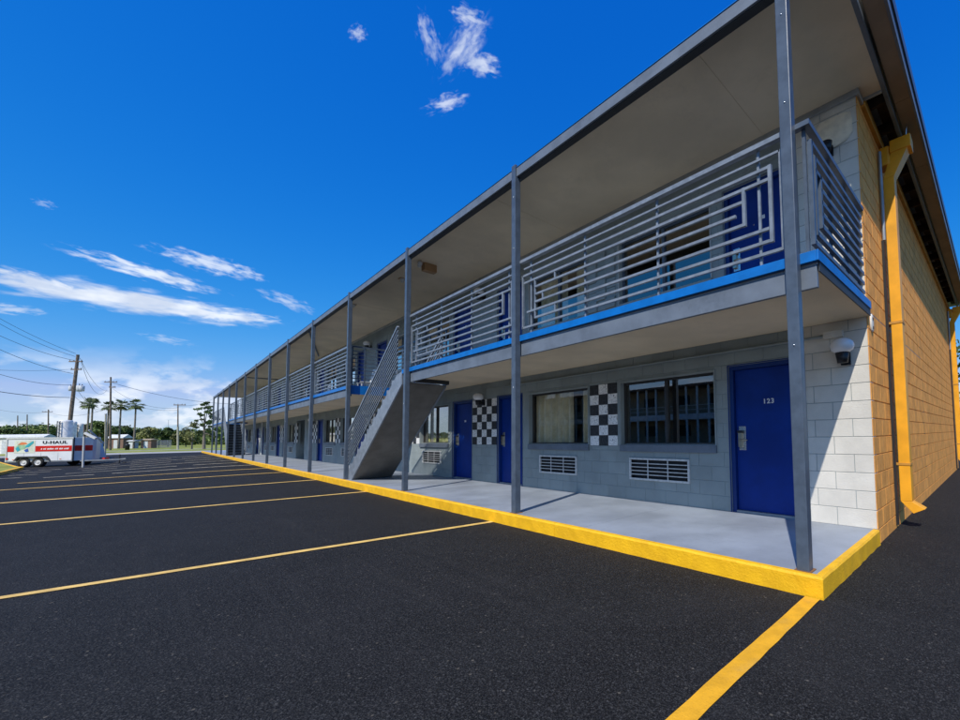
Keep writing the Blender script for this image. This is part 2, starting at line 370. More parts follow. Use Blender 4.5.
# walkway slab and painted kerb
wk = MB().box(-60, .10, -.055, 4.2, -.05, SL-.012).build('walkway', 'dark_steel', kind='structure')
xa = .10
while xa > -60:
    xb = max(-60, xa-(2.55 if xa > .05 else 3.02)); MB().box(xb+.0025, xa-(.0025 if xa < .1 else 0), -.0545, 4.19, SL-.0119, SL).build('slab', 'walk_paint', wk); xa = xb
def kerb(pts, inner, name='kerb'):
    # pts outer line; slightly uneven edges; pts step .12 m
    n = len(pts); V = []; Fc = []
    for i, (o, q) in enumerate(zip(pts, inner)):
        jx = random.uniform(-.003, .003); jz = random.uniform(-.0025, .0025); bx = random.uniform(-.008, .008)
        ov, iv = Vector(o), Vector(q); d = (ov-iv).normalized()
        for base, off, z in ((ov, bx, gz(*o)-.02), (ov, bx*.5, gz(*o)+.004), (ov, jx, SL-.014+jz), (ov-d*.012, jx, SL+.003+jz), (iv, 0, SL+.003), (iv, 0, SL-.05)):
            p = base+d*off; V.append((p.x, p.y, z))
    for i in range(n-1):
        for k in range(5): Fc.append((i*6+k, (i+1)*6+k, (i+1)*6+k+1, i*6+k+1))
    Fc.append((0, 1, 2, 3, 4, 5)); Fc.append(tuple((n-1)*6+k for k in (5, 4, 3, 2, 1, 0)))
    return MB().add(V, Fc).build(name, 'kerb_paint', kind='structure')
x = .159; first = True
while x > -58:
    ln = 3.05; x1 = max(x-ln, -60); n = 26 if x > -20 else 8
    pts = [(x+(x1+.006-x)*i/n, -.112) for i in range(n+1)]
    inn = [(min(p[0], .099), -.054) for p in pts]
    kerb(pts, inn); x = x1
n = 18
kerb([(.159, -.112+i*(WY+.10)/n) for i in range(n+1)][::-1], [(.099, max(-.054, -.112+i*(WY+.10)/n)) for i in range(n+1)][::-1])

# ------------------------------------------------------------------ the motel
B = empty('motel_building', (-25, 2, 0), 'long two storey motel with blue doors, grey steel posts and ochre end wall', 'motel')
modules = [-1.56-PER*k for k in range(0, 7)]
lower_doors = []; lower_wins = []; lower_chk = []; upper_doors = []; upper_wins = []; upper_chk = []
for k, x0 in enumerate(modules):
    D1 = (x0, x0+.99); WB = (x0-1.98, x0-.22); CK3 = (x0-2.74, x0-2.07); WA = (x0-4.56, x0-2.78); D2 = (x0-5.79, x0-4.82); CK5 = (x0-6.92, x0-5.82)
    if x0 < -52: continue
    ok = lambda r: r[0] > ENDX+.5
    if ok(D1):
        if k != 3: lower_doors.append((D1, k, 0))
        upper_doors.append((D1, k, 0))
    for W_, nm in ((WB, 'B'), (WA, 'A')):
        if ok(W_): lower_wins.append((W_, nm, k)); upper_wins.append((W_, nm, k))
    if ok(D2): lower_doors.append((D2, k, 1)); upper_doors.append((D2, k, 1))
    if ok(CK3): lower_chk.append((CK3, 3)); upper_chk.append((CK3, 3))
    if ok(CK5): lower_chk.append((CK5, 5))
passage = (-27.7, -25.8)
lower_wins = [w_ for w_ in lower_wins if not (w_[0][0] < passage[1] and w_[0][1] > passage[0])]
LZ = (1.05, 2.09); UZ = (3.43, 4.53); DT = 2.13; UDT = DECK+1.98
def cells(x0, x1, z0, z1, holes):
    X = sorted({x0, x1}|{h[0] for h in holes}|{h[1] for h in holes}); Z = sorted({z0, z1}|{h[2] for h in holes}|{h[3] for h in holes})
    X = [a for a in X if x0 <= a <= x1]; Z = [a for a in Z if z0 <= a <= z1]; out = []
    for i in range(len(X)-1):
        run = None
        for j in range(len(Z)-1):
            cx, cz = (X[i]+X[i+1])/2, (Z[j]+Z[j+1])/2
            if any(h[0] < cx < h[1] and h[2] < cz < h[3] for h in holes):
                if run: out.append(run); run = None
            else: run = (X[i], X[i+1], run[2] if run else Z[j], Z[j+1])
        if run: out.append(run)
    return out
BLK = {}
def block_mesh(wd, ht, material, axis, t=.005):
    key = (round(wd, 3), round(ht, 3), material, axis)
    if key not in BLK:
        e = min(.003, wd/4, ht/4)
        if axis == 'y':
            v = [(-wd/2, 0, -ht/2), (wd/2, 0, -ht/2), (wd/2, 0, ht/2), (-wd/2, 0, ht/2)]
            v += [(-wd/2+e, -t, -ht/2+e), (wd/2-e, -t, -ht/2+e), (wd/2-e, -t, ht/2-e), (-wd/2+e, -t, ht/2-e)]
            f = [(4, 5, 6, 7), (0, 1, 5, 4), (1, 2, 6, 5), (2, 3, 7, 6), (3, 0, 4, 7)]
        else:
            v = [(0, -wd/2, -ht/2), (0, wd/2, -ht/2), (0, wd/2, ht/2), (0, -wd/2, ht/2)]
            v += [(t, -wd/2+e, -ht/2+e), (t, wd/2-e, -ht/2+e), (t, wd/2-e, ht/2-e), (t, -wd/2+e, ht/2-e)]
            f = [(4, 5, 6, 7), (0, 1, 5, 4), (1, 2, 6, 5), (2, 3, 7, 6), (3, 0, 4, 7)]
        me = bpy.data.meshes.new('block'); me.from_pydata(v, [], f); me.materials.append(MATS[material]); BLK[key] = (me, v, f)
    return BLK[key]
def lay(wall, u0, u1, z0, z1, holes, axis, plane, material_of, limit, course=.2, length=.4, zbase=SL, ubase=0., gp=.0026, split=None, t=.005):
    """blocks in running bond, cut at openings; the nearest ones are objects, the rest one mesh"""
    items = []
    for j in range(int(math.floor((z0-zbase)/course+1e-6)), int(math.ceil((z1-zbase)/course-1e-6))):
        a, b = max(z0, zbase+j*course), min(z1, zbase+(j+1)*course)
        if b-a < .015: continue
        off = ubase+(length/2 if j % 2 else 0)
        for i in range(int(math.floor((u0-off)/length)), int(math.ceil((u1-off)/length))):
            c, d = max(u0, off+i*length), min(u1, off+(i+1)*length)
            if d-c < .02: continue
            hs_ = [h for h in holes if h[0] < d and h[1] > c and h[2] < b and h[3] > a]
            for q in (cells(c, d, a, b, hs_) if hs_ else [(c, d, a, b)]):
                parts = [q]
                if split is not None and q[0] < split < q[1]: parts = [(q[0], split, q[2], q[3]), (split, q[1], q[2], q[3])]
                for p in parts:
                    lo = p[0]+(gp if abs(p[0]-c) < 1e-6 and c > u0+1e-5 else 0); hi = p[1]-(gp if abs(p[1]-d) < 1e-6 and d < u1-1e-5 else 0)
                    al = p[2]+(gp if abs(p[2]-a) < 1e-6 and a > z0+1e-5 else 0); bh = p[3]-(gp if abs(p[3]-b) < 1e-6 and b < z1-1e-5 else 0)
                    if hi-lo > .012 and bh-al > .008: items.append(((lo+hi)/2, (al+bh)/2, hi-lo, bh-al))
    def pos(it): return Vector((it[0], plane, it[1])) if axis == 'y' else Vector((plane, it[0], it[1]))
    items.sort(key=lambda it: (pos(it)-CAM).length/(it[2]**.5))
    for it in items[:limit]: link('block', block_mesh(it[2], it[3], material_of(it), axis, t)[0], pos(it), wall)
    rest = {}
    for it in items[limit:]: rest.setdefault(material_of(it), []).append(it)
    for mt, lst in rest.items():
        mb = MB()
        for it in lst:
            _, v, f = block_mesh(it[2], it[3], mt, axis, t); p = pos(it); mb.add([Vector(q)+p for q in v], f)
        mb.build('blockwork', mt, wall, kind='stuff')
# front walls
lholes = [(d[0][0], d[0][1], SL-.1, DT) for d in lower_doors]+[(w_[0][0], w_[0][1], LZ[0], LZ[1]) for w_ in lower_wins]+[(passage[0], passage[1], SL-.1, 2.25)]
lholes += [(c[0][0], c[0][1], 1.03, 2.11) for c in lower_chk]
grl = []
for (wn, nm, k) in lower_wins:
    gr = (wn[0]+.18, wn[0]+1.33, .49, .84) if nm == 'B' else (wn[0]+.36, wn[0]+1.47, .48, .83)
    grl.append((gr, k)); lholes.append((gr[0], gr[1], gr[2], gr[3]))
uholes = [(d[0][0], d[0][1], DECK-.1, UDT) for d in upper_doors]+[(w_[0][0], w_[0][1], UZ[0], UZ[1]) for w_ in upper_wins]+[(c[0][0], c[0][1], 3.43, 4.51) for c in upper_chk]
def front(name, z0, z1, holes, zb, wmat='wall_grey', whitefrom=-.545):
    cs = cells(ENDX, WX-.009, z0, z1, holes+[(whitefrom, whitefrom+.0001, 0, 0)])
    mb = MB()
    for c in cs: mb.box(c[0], c[1], WY+.012, WY+.15, c[2], c[3])
    for h in holes:      # backs of the shallow niches
        if (h[3]-h[2] < 1.12 and h[1]-h[0] < 1.3): mb.box(h[0], h[1], WY+.05, WY+.149, h[2], h[3])
    wall = mb.build(name, wmat, B)
    lay(wall, ENDX, WX, z0, z1, holes, 'y', WY+.012, lambda it: 'wall_white' if it[0] > whitefrom else wmat, 150, zbase=zb, ubase=WX, split=whitefrom)
    return wall
front('wall', SL, 2.49, lholes, SL)
front('wall', DECK, CEIL, uholes, DECK-.07)
# the slab edge inside the wall and core of the building (rooms)
mb = MB(); mb.box(ENDX, WX-.002, WY+.014, 6.2, 2.491, DECK-.001); mb.build('floor_slab', 'beam_paint', B)
mb = MB()
for z0, z1 in ((SL, 2.36), (DECK, CEIL)):
    mb.box(ENDX, WX-.002, 6.1, 6.2, z0, z1)
    for k in range(14): mb.box(-.35-3.97*k, -.25-3.97*k, WY+.15, 6.1, z0+.01, z1-.01) if k else None
mb.build('room_partition', 'room_dark', B)
# end walls
SIDE_RECTS = [(WY, SIDE, 0.0, 5.0)]
mb = MB(); mb.box(WX-.15, WX-.008, WY+.16, SIDE, -.05, 5.06); wall = mb.build('wall', 'joint_ochre', B)
lay(wall, WY, SIDE, -.043, 5.06, [], 'x', WX-.008, lambda it: 'block_ochre', 298, zbase=-.043, ubase=WY+.1, gp=.0045, t=.008)
MB().box(WX-.1505, WX-.0081, WY+.0125, WY+.16, -.05, 5.06).build('corner_pier', 'wall_white', B)
MB().box(ENDX-.15, ENDX, WY+.02, SIDE, -.05, 5.06).build('wall', 'joint_ochre', B)
MB().box(ENDX, WX, SIDE, SIDE+.15, -.05, 5.06).build('wall', 'joint_ochre', B)
# roof, its unseen front corner cut back to let sun onto the wall
mb = MB(); mb.box(ENDX-.3, .05, .086, 2.05, CEIL, CEIL+.06); mb.hexa([(.05, .086, CEIL), (.06, .086, CEIL), (.36, .60, CEIL), (.05, .60, CEIL)], [(.05, .086, CEIL+.06), (.06, .086, CEIL+.06), (.36, .60, CEIL+.06), (.05, .60, CEIL+.06)]); mb.box(.05, .36, .60, 2.05, CEIL, CEIL+.06); mb.box(ENDX-.5, WX, 2.05, SIDE, CEIL+.001, CEIL+.06); c = mb.build('ceiling', 'ceiling_beige', B)
mb = MB(); mb.box(ENDX-.3, .05, .35, 1.0, CEIL+.22, CEIL+.27); mb.box(ENDX-.3, .05, 1.0, SIDE+.5, CEIL+.22, CEIL+.27); mb.box(.0501, .585, .82, SIDE+.5, CEIL+.22, CEIL+.27); mb.build('roof', 'metal_grey', B)
for k in range(8):
    xx = -.95-3.85*k; MB().box(xx-.012, xx+.012, .17, WY-.03, CEIL-.004, CEIL-.001).build('seam_strip', 'ceiling_beige', c)
mb = MB(); mb.box(.36, .405, .60, SIDE+.4, CEIL-.015, CEIL+.05); mb.build('gutter_bead', 'beam_paint', B, bevel=.01)
n = 8; L = (SIDE-.4)/n
for i in range(n): MB().box(.43, .58, .76+i*L+.003, .76+(i+1)*L-.003, CEIL+.025+.001*(i % 2), CEIL+.04).build('soffit_board', 'soffit_tan', B)
MB().box(.405, .43, .76, SIDE+.4, CEIL+.15, CEIL+.16).build('soffit_back', 'grille_dark', B)
MB().box(.58, .605, .76, SIDE+.5, CEIL+.015, CEIL+.22).build('fascia', 'beam_paint', B, bevel=.004)
MB().box(.605, .622, .76, SIDE+.5, CEIL+.14, CEIL+.275).build('drip_edge', 'steel_paint', B)
MB().box(.22, .36, 2.06, SIDE, CEIL+.18, CEIL+.19).build('cavity_liner', 'cavity_wood', B)
for i in range(18):
    y = 2.35+i*.62; MB().box(WX+.01, .36, y, y+.045, CEIL+.04, CEIL+.178).build('rafter', 'cavity_wood', B)
MB().box(WX-.004, WX+.045, 2.06, SIDE, 5.03, CEIL+.03).build('trim_board', 'trim_ochre', B, bevel=.004)
MB().box(WX-.002, .36, 2.05, 2.075, CEIL-.03, CEIL+.06).build('soffit_end_trim', 'trim_grey', B)
mb = MB(); mb.box(ENDX, WX+.03, WY-.03, WY-.001, 5.05, CEIL-.001); mb.box(WX+.001, WX+.03, WY-.001, 2.06, 5.05, CEIL-.001); mb.build('ceiling_trim', 'trim_grey', B, bevel=.004)
# fascia beam along the post line
MB().box(ENDX-.1, .07, -.025, .0, 4.955, 5.085).build('fascia', 'beam_paint', B, bevel=.003)
MB().box(ENDX-.1, .065, .0005, .085, 4.945, 5.10).build('roof_beam', 'dark_steel', B, bevel=.004)
MB().box(ENDX-.1, .072, -.032, -.002, 5.0855, 5.094).build('drip_edge', 'strip_blue', B)
# deck: beam, blue strip, slab; the two stair openings
OPEN = [(-11.62, -8.05, 1.05), (-42.2, -38.75, 1.05)]
def deck_runs():
    r = []; hi = .165
    for (a, b, _) in OPEN: r.append((b, hi)); hi = a
    r.append((ENDX, hi)); return r
for a, b in deck_runs():
    MB().box(a, b, .075, WY+.01, DECK-.085, DECK).build('deck_slab', 'walk_paint', B)
    MB().box(a+.003, b-.003, .10, WY+.01, DECK-.135, DECK-.0855).build('soffit', 'ceiling_beige', B)
    MB().box(a+.003, b-.006, .062, .10, 2.355, 2.535).build('deck_beam', 'beam_paint', B, bevel=.004)
    MB().box(a, b, .03, .0745, 2.56, DECK+.02).build('edge_strip', 'strip_blue', B, bevel=.003)
for a, b, d in OPEN:
    MB().box(a+.001, b-.001, d, WY+.01, DECK-.085, DECK).build('deck_slab', 'walk_paint', B)
    MB().box(a+.001, b-.001, d, WY+.01, DECK-.135, DECK-.0855).build('soffit', 'ceiling_beige', B)
    for xx in (a, b): MB().box(xx-.02 if xx == a else xx-.001, xx+.001 if xx == a else xx+.02, .0755, d, DECK-.22, DECK+.02).build('edge_strip', 'strip_blue' if xx == a else 'dark_steel', B)
    MB().box(a+.002, b-.002, d-.03, d-.001, DECK-.22, DECK+.02).build('edge_strip', 'frame_blue', B)
MB().box(.1655, .185, .03, WY-.001, 2.56, DECK+.02).build('edge_strip', 'strip_blue', B, bevel=.003)
MB().box(.1655, .176, .08, WY-.001, 2.485, 2.5595).build('edge_angle', 'dark_steel', B)
# posts
post_me = None
for i in range(NP):
    x = -i*BAY
    mb = MB(); mb.box(x-.048, x+.046, -.048, .042, SL-.002, 5.13)
    p = mb.build('post', 'steel_paint', B, bevel=.006)
    if i < 6:
        MB().box(x-.062, x+.062, -.062, .064, SL+.0005, SL+.007).build('base_plate', 'rust', p)
        mb = MB()
        for z in (4.66, 3.9, 1.9): mb.lathe((x+.0, -.0485, z), [(.008, 0), (.006, .004), (0, .005)], 8, (0, -1, 0))
        mb.build('bolt', 'chrome', p)
# railings
ZR = [3.705, 3.585, 3.485, 3.38, 3.27, 3.165, 3.06, 2.95, 2.84, 2.74]
RY = .055
def railing(x0, span=3.67, full=True, mirror=False):
    """x0 = post centre at the near end; runs towards -X"""
    L_ = x0-.09; E_ = x0-.09-span; s = span/3.67
    bx = [x0-.29, x0-.29-1.105*s, x0-.29-2.21*s, x0-.29-3.31*s]
    segs = []   # (name, a, b, w, h)
    def rl(i, xa, xb, t=.026): segs.append(('rail', (xa, RY, ZR[i]), (xb, RY, ZR[i]), t, t))
    def up(xx, i, j, t=.026): segs.append(('upright', (xx, RY, ZR[j]-t/2), (xx, RY, ZR[i]+t/2), t, t))
    segs.append(('handrail', (x0-.05, RY, ZR[0]), (x0-BAY+.05, RY, ZR[0]), .055, .042))
    rl(1, L_, E_+.03, .02); rl(2, x0-.18, E_); rl(3, x0-.18, E_+.03); rl(4, x0-.42, E_+.28); rl(5, x0-.50, E_+.28); rl(6, x0-.42, E_+.28)
    rl(7, x0-.20, E_+.1); rl(8, x0-.18, E_+.28); rl(9, L_, E_)
    up(L_, 1, 9, .02); up(x0-.18, 2, 8, .03); up(x0-.42, 3, 6, .03); up(E_, 2, 9); up(E_+.28, 3, 8, .022)
    for b in bx: segs.append(('baluster', (b, RY+.026, DECK), (b, RY+.026, ZR[0]-.02), .022, .022))
    # little key pieces mid panel
    mx = x0-.29-2.76*s
    for (dx, i, j) in ((.0, 3, 4), (-.26, 5, 6), (.0, 7, 8)): segs.append(('baluster', (mx+dx, RY, ZR[j]), (mx+dx, RY, ZR[i]), .02, .02))
    if full:
        r = empty('railing', (x0-BAY/2, RY, DECK)); r.parent = B; r.location = Vector((x0-BAY/2, RY, DECK))-WL[B]
        for nm, a, b, t, h in segs: MB().bar(a, b, t, h).build(nm, 'rail_paint', r)
    else:
        mb = MB()
        for nm, a, b, t, h in segs: mb.bar(a, b, t, h)
        mb.build('railing', 'rail_paint', B)
for i in range(NP-1):
    if i in (2, 10): continue
    railing(-i*BAY, full=i < 6)
# end railing; darker paint here stands for faces catching only grazing light
mb_r = empty('railing', (WX, 1, DECK)); mb_r.parent = B; mb_r.location = Vector((WX, 1, DECK))-WL[B]
ex = .13
def er(nm, a, b, t=.034, h=.034): MB().bar(a, b, t, h).build(nm, 'steel_paint', mb_r)
er('handrail', (-.05, RY, ZR[0]), (ex+.027, RY, ZR[0]), .055, .042); er('handrail', (ex, RY+.0275, ZR[0]), (ex, WY-.01, ZR[0]), .055, .042)
for i, ya in zip(range(1, 10), (.12, .2, .2, .34, .34, .34, .34, .2, .12)):
    er('rail', (ex, ya, ZR[i]), (ex, WY-.06, ZR[i]))
for ya, i, j in ((.12, 1, 9), (.2, 2, 8), (.34, 3, 7)): er('upright', (ex, ya, ZR[j]-.016), (ex, ya, ZR[i]+.016))
for ya in (.09, .74, 1.3, 1.78): er('baluster', (ex-.035, ya, DECK), (ex-.035, ya, ZR[0]-.02), .026, .026)

# doors
def bar_num(parent, cx, y, z, txt):
    cu = bpy.data.curves.new('num', 'FONT'); cu.body = txt; cu.size = .085; cu.extrude = .002; cu.align_x = 'CENTER'; cu.space_character = 1.25; cu.offset = .0025
    to = bpy.data.objects.new('t', cu); COL.objects.link(to); dg = bpy.context.evaluated_depsgraph_get(); me = bpy.data.meshes.new_from_object(to.evaluated_get(dg))
    bpy.data.objects.remove(to); me.transform(Matrix.Rotation(math.pi/2, 4, 'X')); me.materials.clear(); me.materials.append(MATS['sign_white'])
    link('door_number', me, (cx, y, z), parent)
def door(x0, x1, zb, zt, k, which, upper=False):
    fw = .055; y0 = WY+.03
    mb = MB(); mb.box(x0, x0+fw, y0, WY+.148, zb, zt); mb.box(x1-fw, x1, y0, WY+.148, zb, zt); mb.box(x0+fw, x1-fw, y0, WY+.148, zt-fw, zt)
    near = k < 4
    d = MB().box(x0+fw+.004, x1-fw-.004, WY+.085, WY+.13, zb+.03, zt-fw-.004).build('door', 'door_blue', B, bevel=.003)
    mb.build('door_frame', 'frame_blue', d, bevel=.003 if near else 0)
    mb = MB(); t = .012; mb.box(x0-t, x0-.001, WY-.004, WY+.03, zb, zt+t); mb.box(x1+.001, x1+t, WY-.004, WY+.03, zb, zt+t); mb.box(x0-.001, x1+.001, WY-.004, WY+.03, zt+.001, zt+t)
    mb.build('door_casing', 'frame_blue' if not upper else 'beam_paint', d)
    MB().box(x0+fw, x1-fw, y0, WY+.13, zb-.005, zb+.028).build('threshold', 'metal_grey', d)
    if k > 3: return
    for hz_ in (.25, 1.0, 1.72): MB().tube([(x1-fw-.004, WY+.078, zb+hz_), (x1-fw-.004, WY+.078, zb+hz_+.1)], .008, 8).build('hinge', 'metal_grey', d)
    hx = x0+fw+.085; hz = zb+.97
    MB().box(hx-.045, hx+.055, WY+.078, WY+.0845, hz-.14, hz+.18).build('lock_plate', 'chrome', d, bevel=.003)
    mb = MB(); mb.box(hx-.04, hx+.01, WY+.045, WY+.0775, hz-.10, hz+.11); mb.tube([(hx-.01, WY+.06, hz+.0), (hx-.01, WY+.025, hz), (hx+.05, WY+.022, hz), (hx+.10, WY+.022, hz-.005)], .009, 8)
    mb.build('handle', 'brass', d, bevel=0)
    MB().box(hx-.055, hx+.025, WY+.043, WY+.0775, hz+.09, hz+.125).build('card_reader', 'black_plastic', d, bevel=.003)
    mb = MB(); mb.lathe(((x0+x1)/2, WY+.0845, zb+1.42), [(.014, 0), (.012, .006), (0, .007)], 10, (0, -1, 0))
    if upper: mb.lathe(((x0+x1)/2-.09, WY+.0845, zb+1.40), [(.009, 0), (.008, .006), (0, .007)], 10, (0, -1, 0)).build('peephole', 'chrome', d)
    if not upper and k == 0 and which == 0: bar_num(d, x0+.52, WY+.0825, 1.60, '123')
    elif k < 2: MB().box(x0+.48, x0+.56, WY+.081, WY+.0845, zb+1.44, zb+1.49).build('number_plate', 'sign_white', d)
for (r, k, wh) in lower_doors: door(r[0], r[1], SL, DT, k, wh)
for (r, k, wh) in upper_doors: door(r[0], r[1], DECK, UDT, k, wh, True)
# windows
def curtain(x0, x1, z0, z1, y, parent, seed):
    rr = random.Random(seed); n = max(6, int((x1-x0)/.018)); V = []; Fc = []; ph = rr.uniform(0, 6)
    fq = rr.uniform(30, 36)
    for i in range(n+1):
        x = x0+(x1-x0)*i/n; a = .055*math.sin(ph+fq*(x-x0)+1.5*math.sin(5*x))+.018*math.sin(fq*2.3*x)
        V += [(x, y+a*.7, z1), (x+.004*math.sin(9*x), y+a*.9, z0)]
    for i in range(n): Fc.append((2*i, 2*i+2, 2*i+3, 2*i+1))
    MB().add(V, Fc, True).build('curtain', 'curtain_cream', parent)
def window(x0, x1, z0, z1, nm, k, upper):
    t = .035; near = k < 3
    fr = MB(); y0, y1 = WY+.085, WY+.135
    fr.box(x0, x0+t, y0, y1, z0, z1); fr.box(x1-t, x1, y0, y1, z0, z1); fr.box(x0+t, x1-t, y0, y1, z0, z0+t); fr.box(x0+t, x1-t, y0, y1, z1-t, z1)
    mx = (x0+x1)/2
    if upper or nm == 'B' or k > 0: fr.box(mx-.025, mx+.025, y0-.01, y1-.002, z0+t, z1-t)
    W_ = fr.build('window', 'bronze_frame' if not upper else 'steel_paint', B)
    MB().box(x0+t, x1-t, WY+.108, WY+.114, z0+t, z1-t).build('pane', 'film_glass' if nm == 'B' or upper else 'glass', W_)
    # painted head and jamb lining, projecting sill
    MB().box(x0-.02, x1+.02, WY-.032, WY+.084, z0-.11, z0-.001).build('sill', 'beam_paint' if not upper else 'wall_grey', W_, bevel=.004)
    lt = .02
    mb = MB(); mb.box(x0-lt, x0-.001, WY-.012, WY+.084, z0, z1+lt); mb.box(x1+.001, x1+lt, WY-.012, WY+.084, z0, z1+lt); mb.box(x0-.001, x1+.001, WY-.012, WY+.084, z1+.001, z1+lt); mb.build('lining', 'trim_grey' if upper else 'wall_grey', W_)
    mb = MB(); mb.box(x0+.005, x1-.005, y0-.02, y0-.001, z0+.001, z0+.014); mb.build('track', 'chrome', W_)
    if k > 4: 
        MB().box(x0, x1, WY+.25, WY+.26, z0, z1).build('curtain', 'curtain_cream', W_); return
    cs = {('B', False): [], ('A', False): [(0., .64), (.80, 1.)], ('B', True): [(.43, .5)], ('A', True): [(.10, .55), (.72, .98)]}[(nm, upper)]
    if k == 1 and not upper: cs = [(.1, .95)] if nm == 'B' else [(0, .4)]
    if k >= 2: cs = [(.0, .45), (.6, 1)] if (k+upper) % 2 else [(.2, .75)]
    if k == 1 and upper: cs = [(.0, .3), (.85, 1)]
    for j, (a, b) in enumerate(cs):
        curtain(x0+(x1-x0)*a, x0+(x1-x0)*b, z0-.02, z1+.02, WY+.20, W_, k*7+j+(3 if upper else 0))
for (r, nm, k) in lower_wins: window(r[0], r[1], LZ[0], LZ[1], nm, k, False)
for (r, nm, k) in upper_wins: window(r[0], r[1], UZ[0], UZ[1], nm, k, True)
# checker tile panels
TM = {}
def tile_panel(x0, x1, z0, n, rows, kind, indiv):
    pw = (x1-x0)/n; ph = 1.08/rows
    pan = MB().box(x0, x1, WY+.030, WY+.048, z0, z0+1.08).build('tile_panel', 'tile_black' if kind == 'c' else 'wall_grey', B)
    rest = {}
    for j in range(rows):
        for i in range(n):
            top = rows-1-j
            white = (i+top) % 2 == (1 if n == 3 else 0)
            m_ = 'wall_grey' if kind == 'r' else ('tile_white' if white else 'tile_black')
            gp = .004; dp = .012 if (kind == 'c') else (.045 if (i*2+j*3) % 4 < 2 else .012)
            a = (x0+i*pw+gp, x0+(i+1)*pw-gp, WY+.030-dp-.012, WY+.0305, z0+j*ph+gp, z0+(j+1)*ph-gp)
            if indiv: MB().box(*a).build('tile', m_, pan, bevel=.003)
            else: rest.setdefault(m_, MB()).box(*a)
    for m_, mb in rest.items(): mb.build('tilework', m_, pan, kind='stuff')
for i, (r, n) in enumerate(lower_chk): tile_panel(r[0], r[1], 1.03, n, 6, 'c', i < 4)
for i, (r, n) in enumerate(upper_chk): tile_panel(r[0], r[1], 3.43, n, 6, 'r', i < 1)
# wall unit grilles
for (gr, k) in grl:
    x0, x1, z0, z1 = gr; t = .028
    fr = MB(); fr.box(x0, x1, WY-.02, WY+.01, z0, z0+t); fr.box(x0, x1, WY-.02, WY+.01, z1-t, z1); fr.box(x0, x0+t, WY-.02, WY+.01, z0+t, z1-t); fr.box(x1-t, x1, WY-.02, WY+.01, z0+t, z1-t)
    G_ = fr.build('vent_grille', 'white_metal', B)
    MB().box(x0+.001, x1-.001, WY+.040, WY+.0495, z0+.001, z1-.001).build('backing', 'grille_dark', G_)
    n = 4
    for j in range(1, n+1):
        z = z0+t+(z1-z0-2*t)*j/(n+1)
        mb = MB().bar((x0+t, WY-.004, z), (x1-t, WY-.004, z), .02, .012)
        mb.build('slat', 'white_metal', G_) if k < 3 else mb.build('slat', 'white_metal', G_)
    for j in (1, 2):
        x = x0+(x1-x0)*j/3; MB().box(x-.008, x+.008, WY-.0185, WY-.016+.004, z0+t, z1-t).build('mullion', 'white_metal', G_)
# passage through the ground floor
mb = MB(); mb.box(passage[0]-.001, passage[0]+.03, WY+.151, 6.09, SL, 2.355); mb.box(passage[1]-.03, passage[1]+.001, WY+.151, 6.09, SL, 2.355); mb.build('passage_lining', 'wall_grey', B)
# stairs
def stairs(xb, xt, sgn, name):
    """xb = foot, xt = top, rises from SL to DECK"""
    S_ = empty(name, (xb, .5, SL)); S_.parent = B; S_.location = Vector((xb, .5, SL))-WL[B]
    n = 13; run = (xt-xb)/n; rise = (DECK-SL)/n; y0, y1 = .04, 1.0
    for i in range(n-1):
        x = xb+run*i; z = SL+rise*(i+1)
        MB().box(min(x, x+run*1.08), max(x, x+run*1.08), y0+.035, y1-.035, z-.045, z).build('tread', 'steel_paint', S_, bevel=.004)
        MB().box(x+.25*run-.006, x+.25*run+.006, y0+.036, y1-.036, z-rise+.002, z-.046).build('riser', 'dark_steel', S_)
    # stringers with a sawtooth top edge
    for ya in (y0, y1-.034):
        pts = []
        for i in range(n-1): 
            x = xb+run*i; z = SL+rise*(i+1)+.03; pts += [(x-.02*sgn, ya, z), (x+run*.55-.02*sgn, ya, z), (x+run-.021*sgn, ya, z+rise*.5)]
        pts.append((xt, ya, DECK-.01)); pts.append((xt, ya, DECK-.28))
        pts.append((xb+.42*sgn, ya, SL)); pts.append((xb-.02*sgn, ya, SL))
        MB().prism(pts, None, (0, .034, 0)).build('stringer', 'rail_paint', S_)
    a = Vector((xb+.46*sgn, y0+.036, SL+.012)); b = Vector((xt-.002*sgn, y0+.036, DECK-.262)); o = Vector((0, y1-y0-.072, 0)); d = Vector((0, 0, .02))
    MB().hexa([a, b, b+o, a+o], [a+d, b+d, b+o+d, a+o+d]).build('underside', 'stair_dark', S_)
    slope = (DECK-SL)/(xt-xb)
    for ya, full in ((y0-.012, True), (y1+.012, False)):
        xs_ = xb-.05*sgn; xe = xt-.22*sgn
        for j in range(10):
            h = 1.03-j*.093; t = .04 if j == 0 else .02
            MB().bar((xs_, ya, SL+slope*(xs_-xb)+h+.1), (xe, ya, SL+slope*(xe-xb)+h+.1), t, t).build('handrail' if j == 0 else 'rail', 'rail_paint', S_)
        for q in range(5):
            x = xs_+(xe-xs_)*(.02+.24*q); z = SL+slope*(x-xb); MB().bar((x, ya+.02, z+.15), (x, ya+.02, z+1.1), .022, .022).build('baluster', 'rail_paint', S_)
    return S_
stairs(-11.66, -8.06, 1, 'staircase'); stairs(-38.8, -42.15, -1, 'staircase')
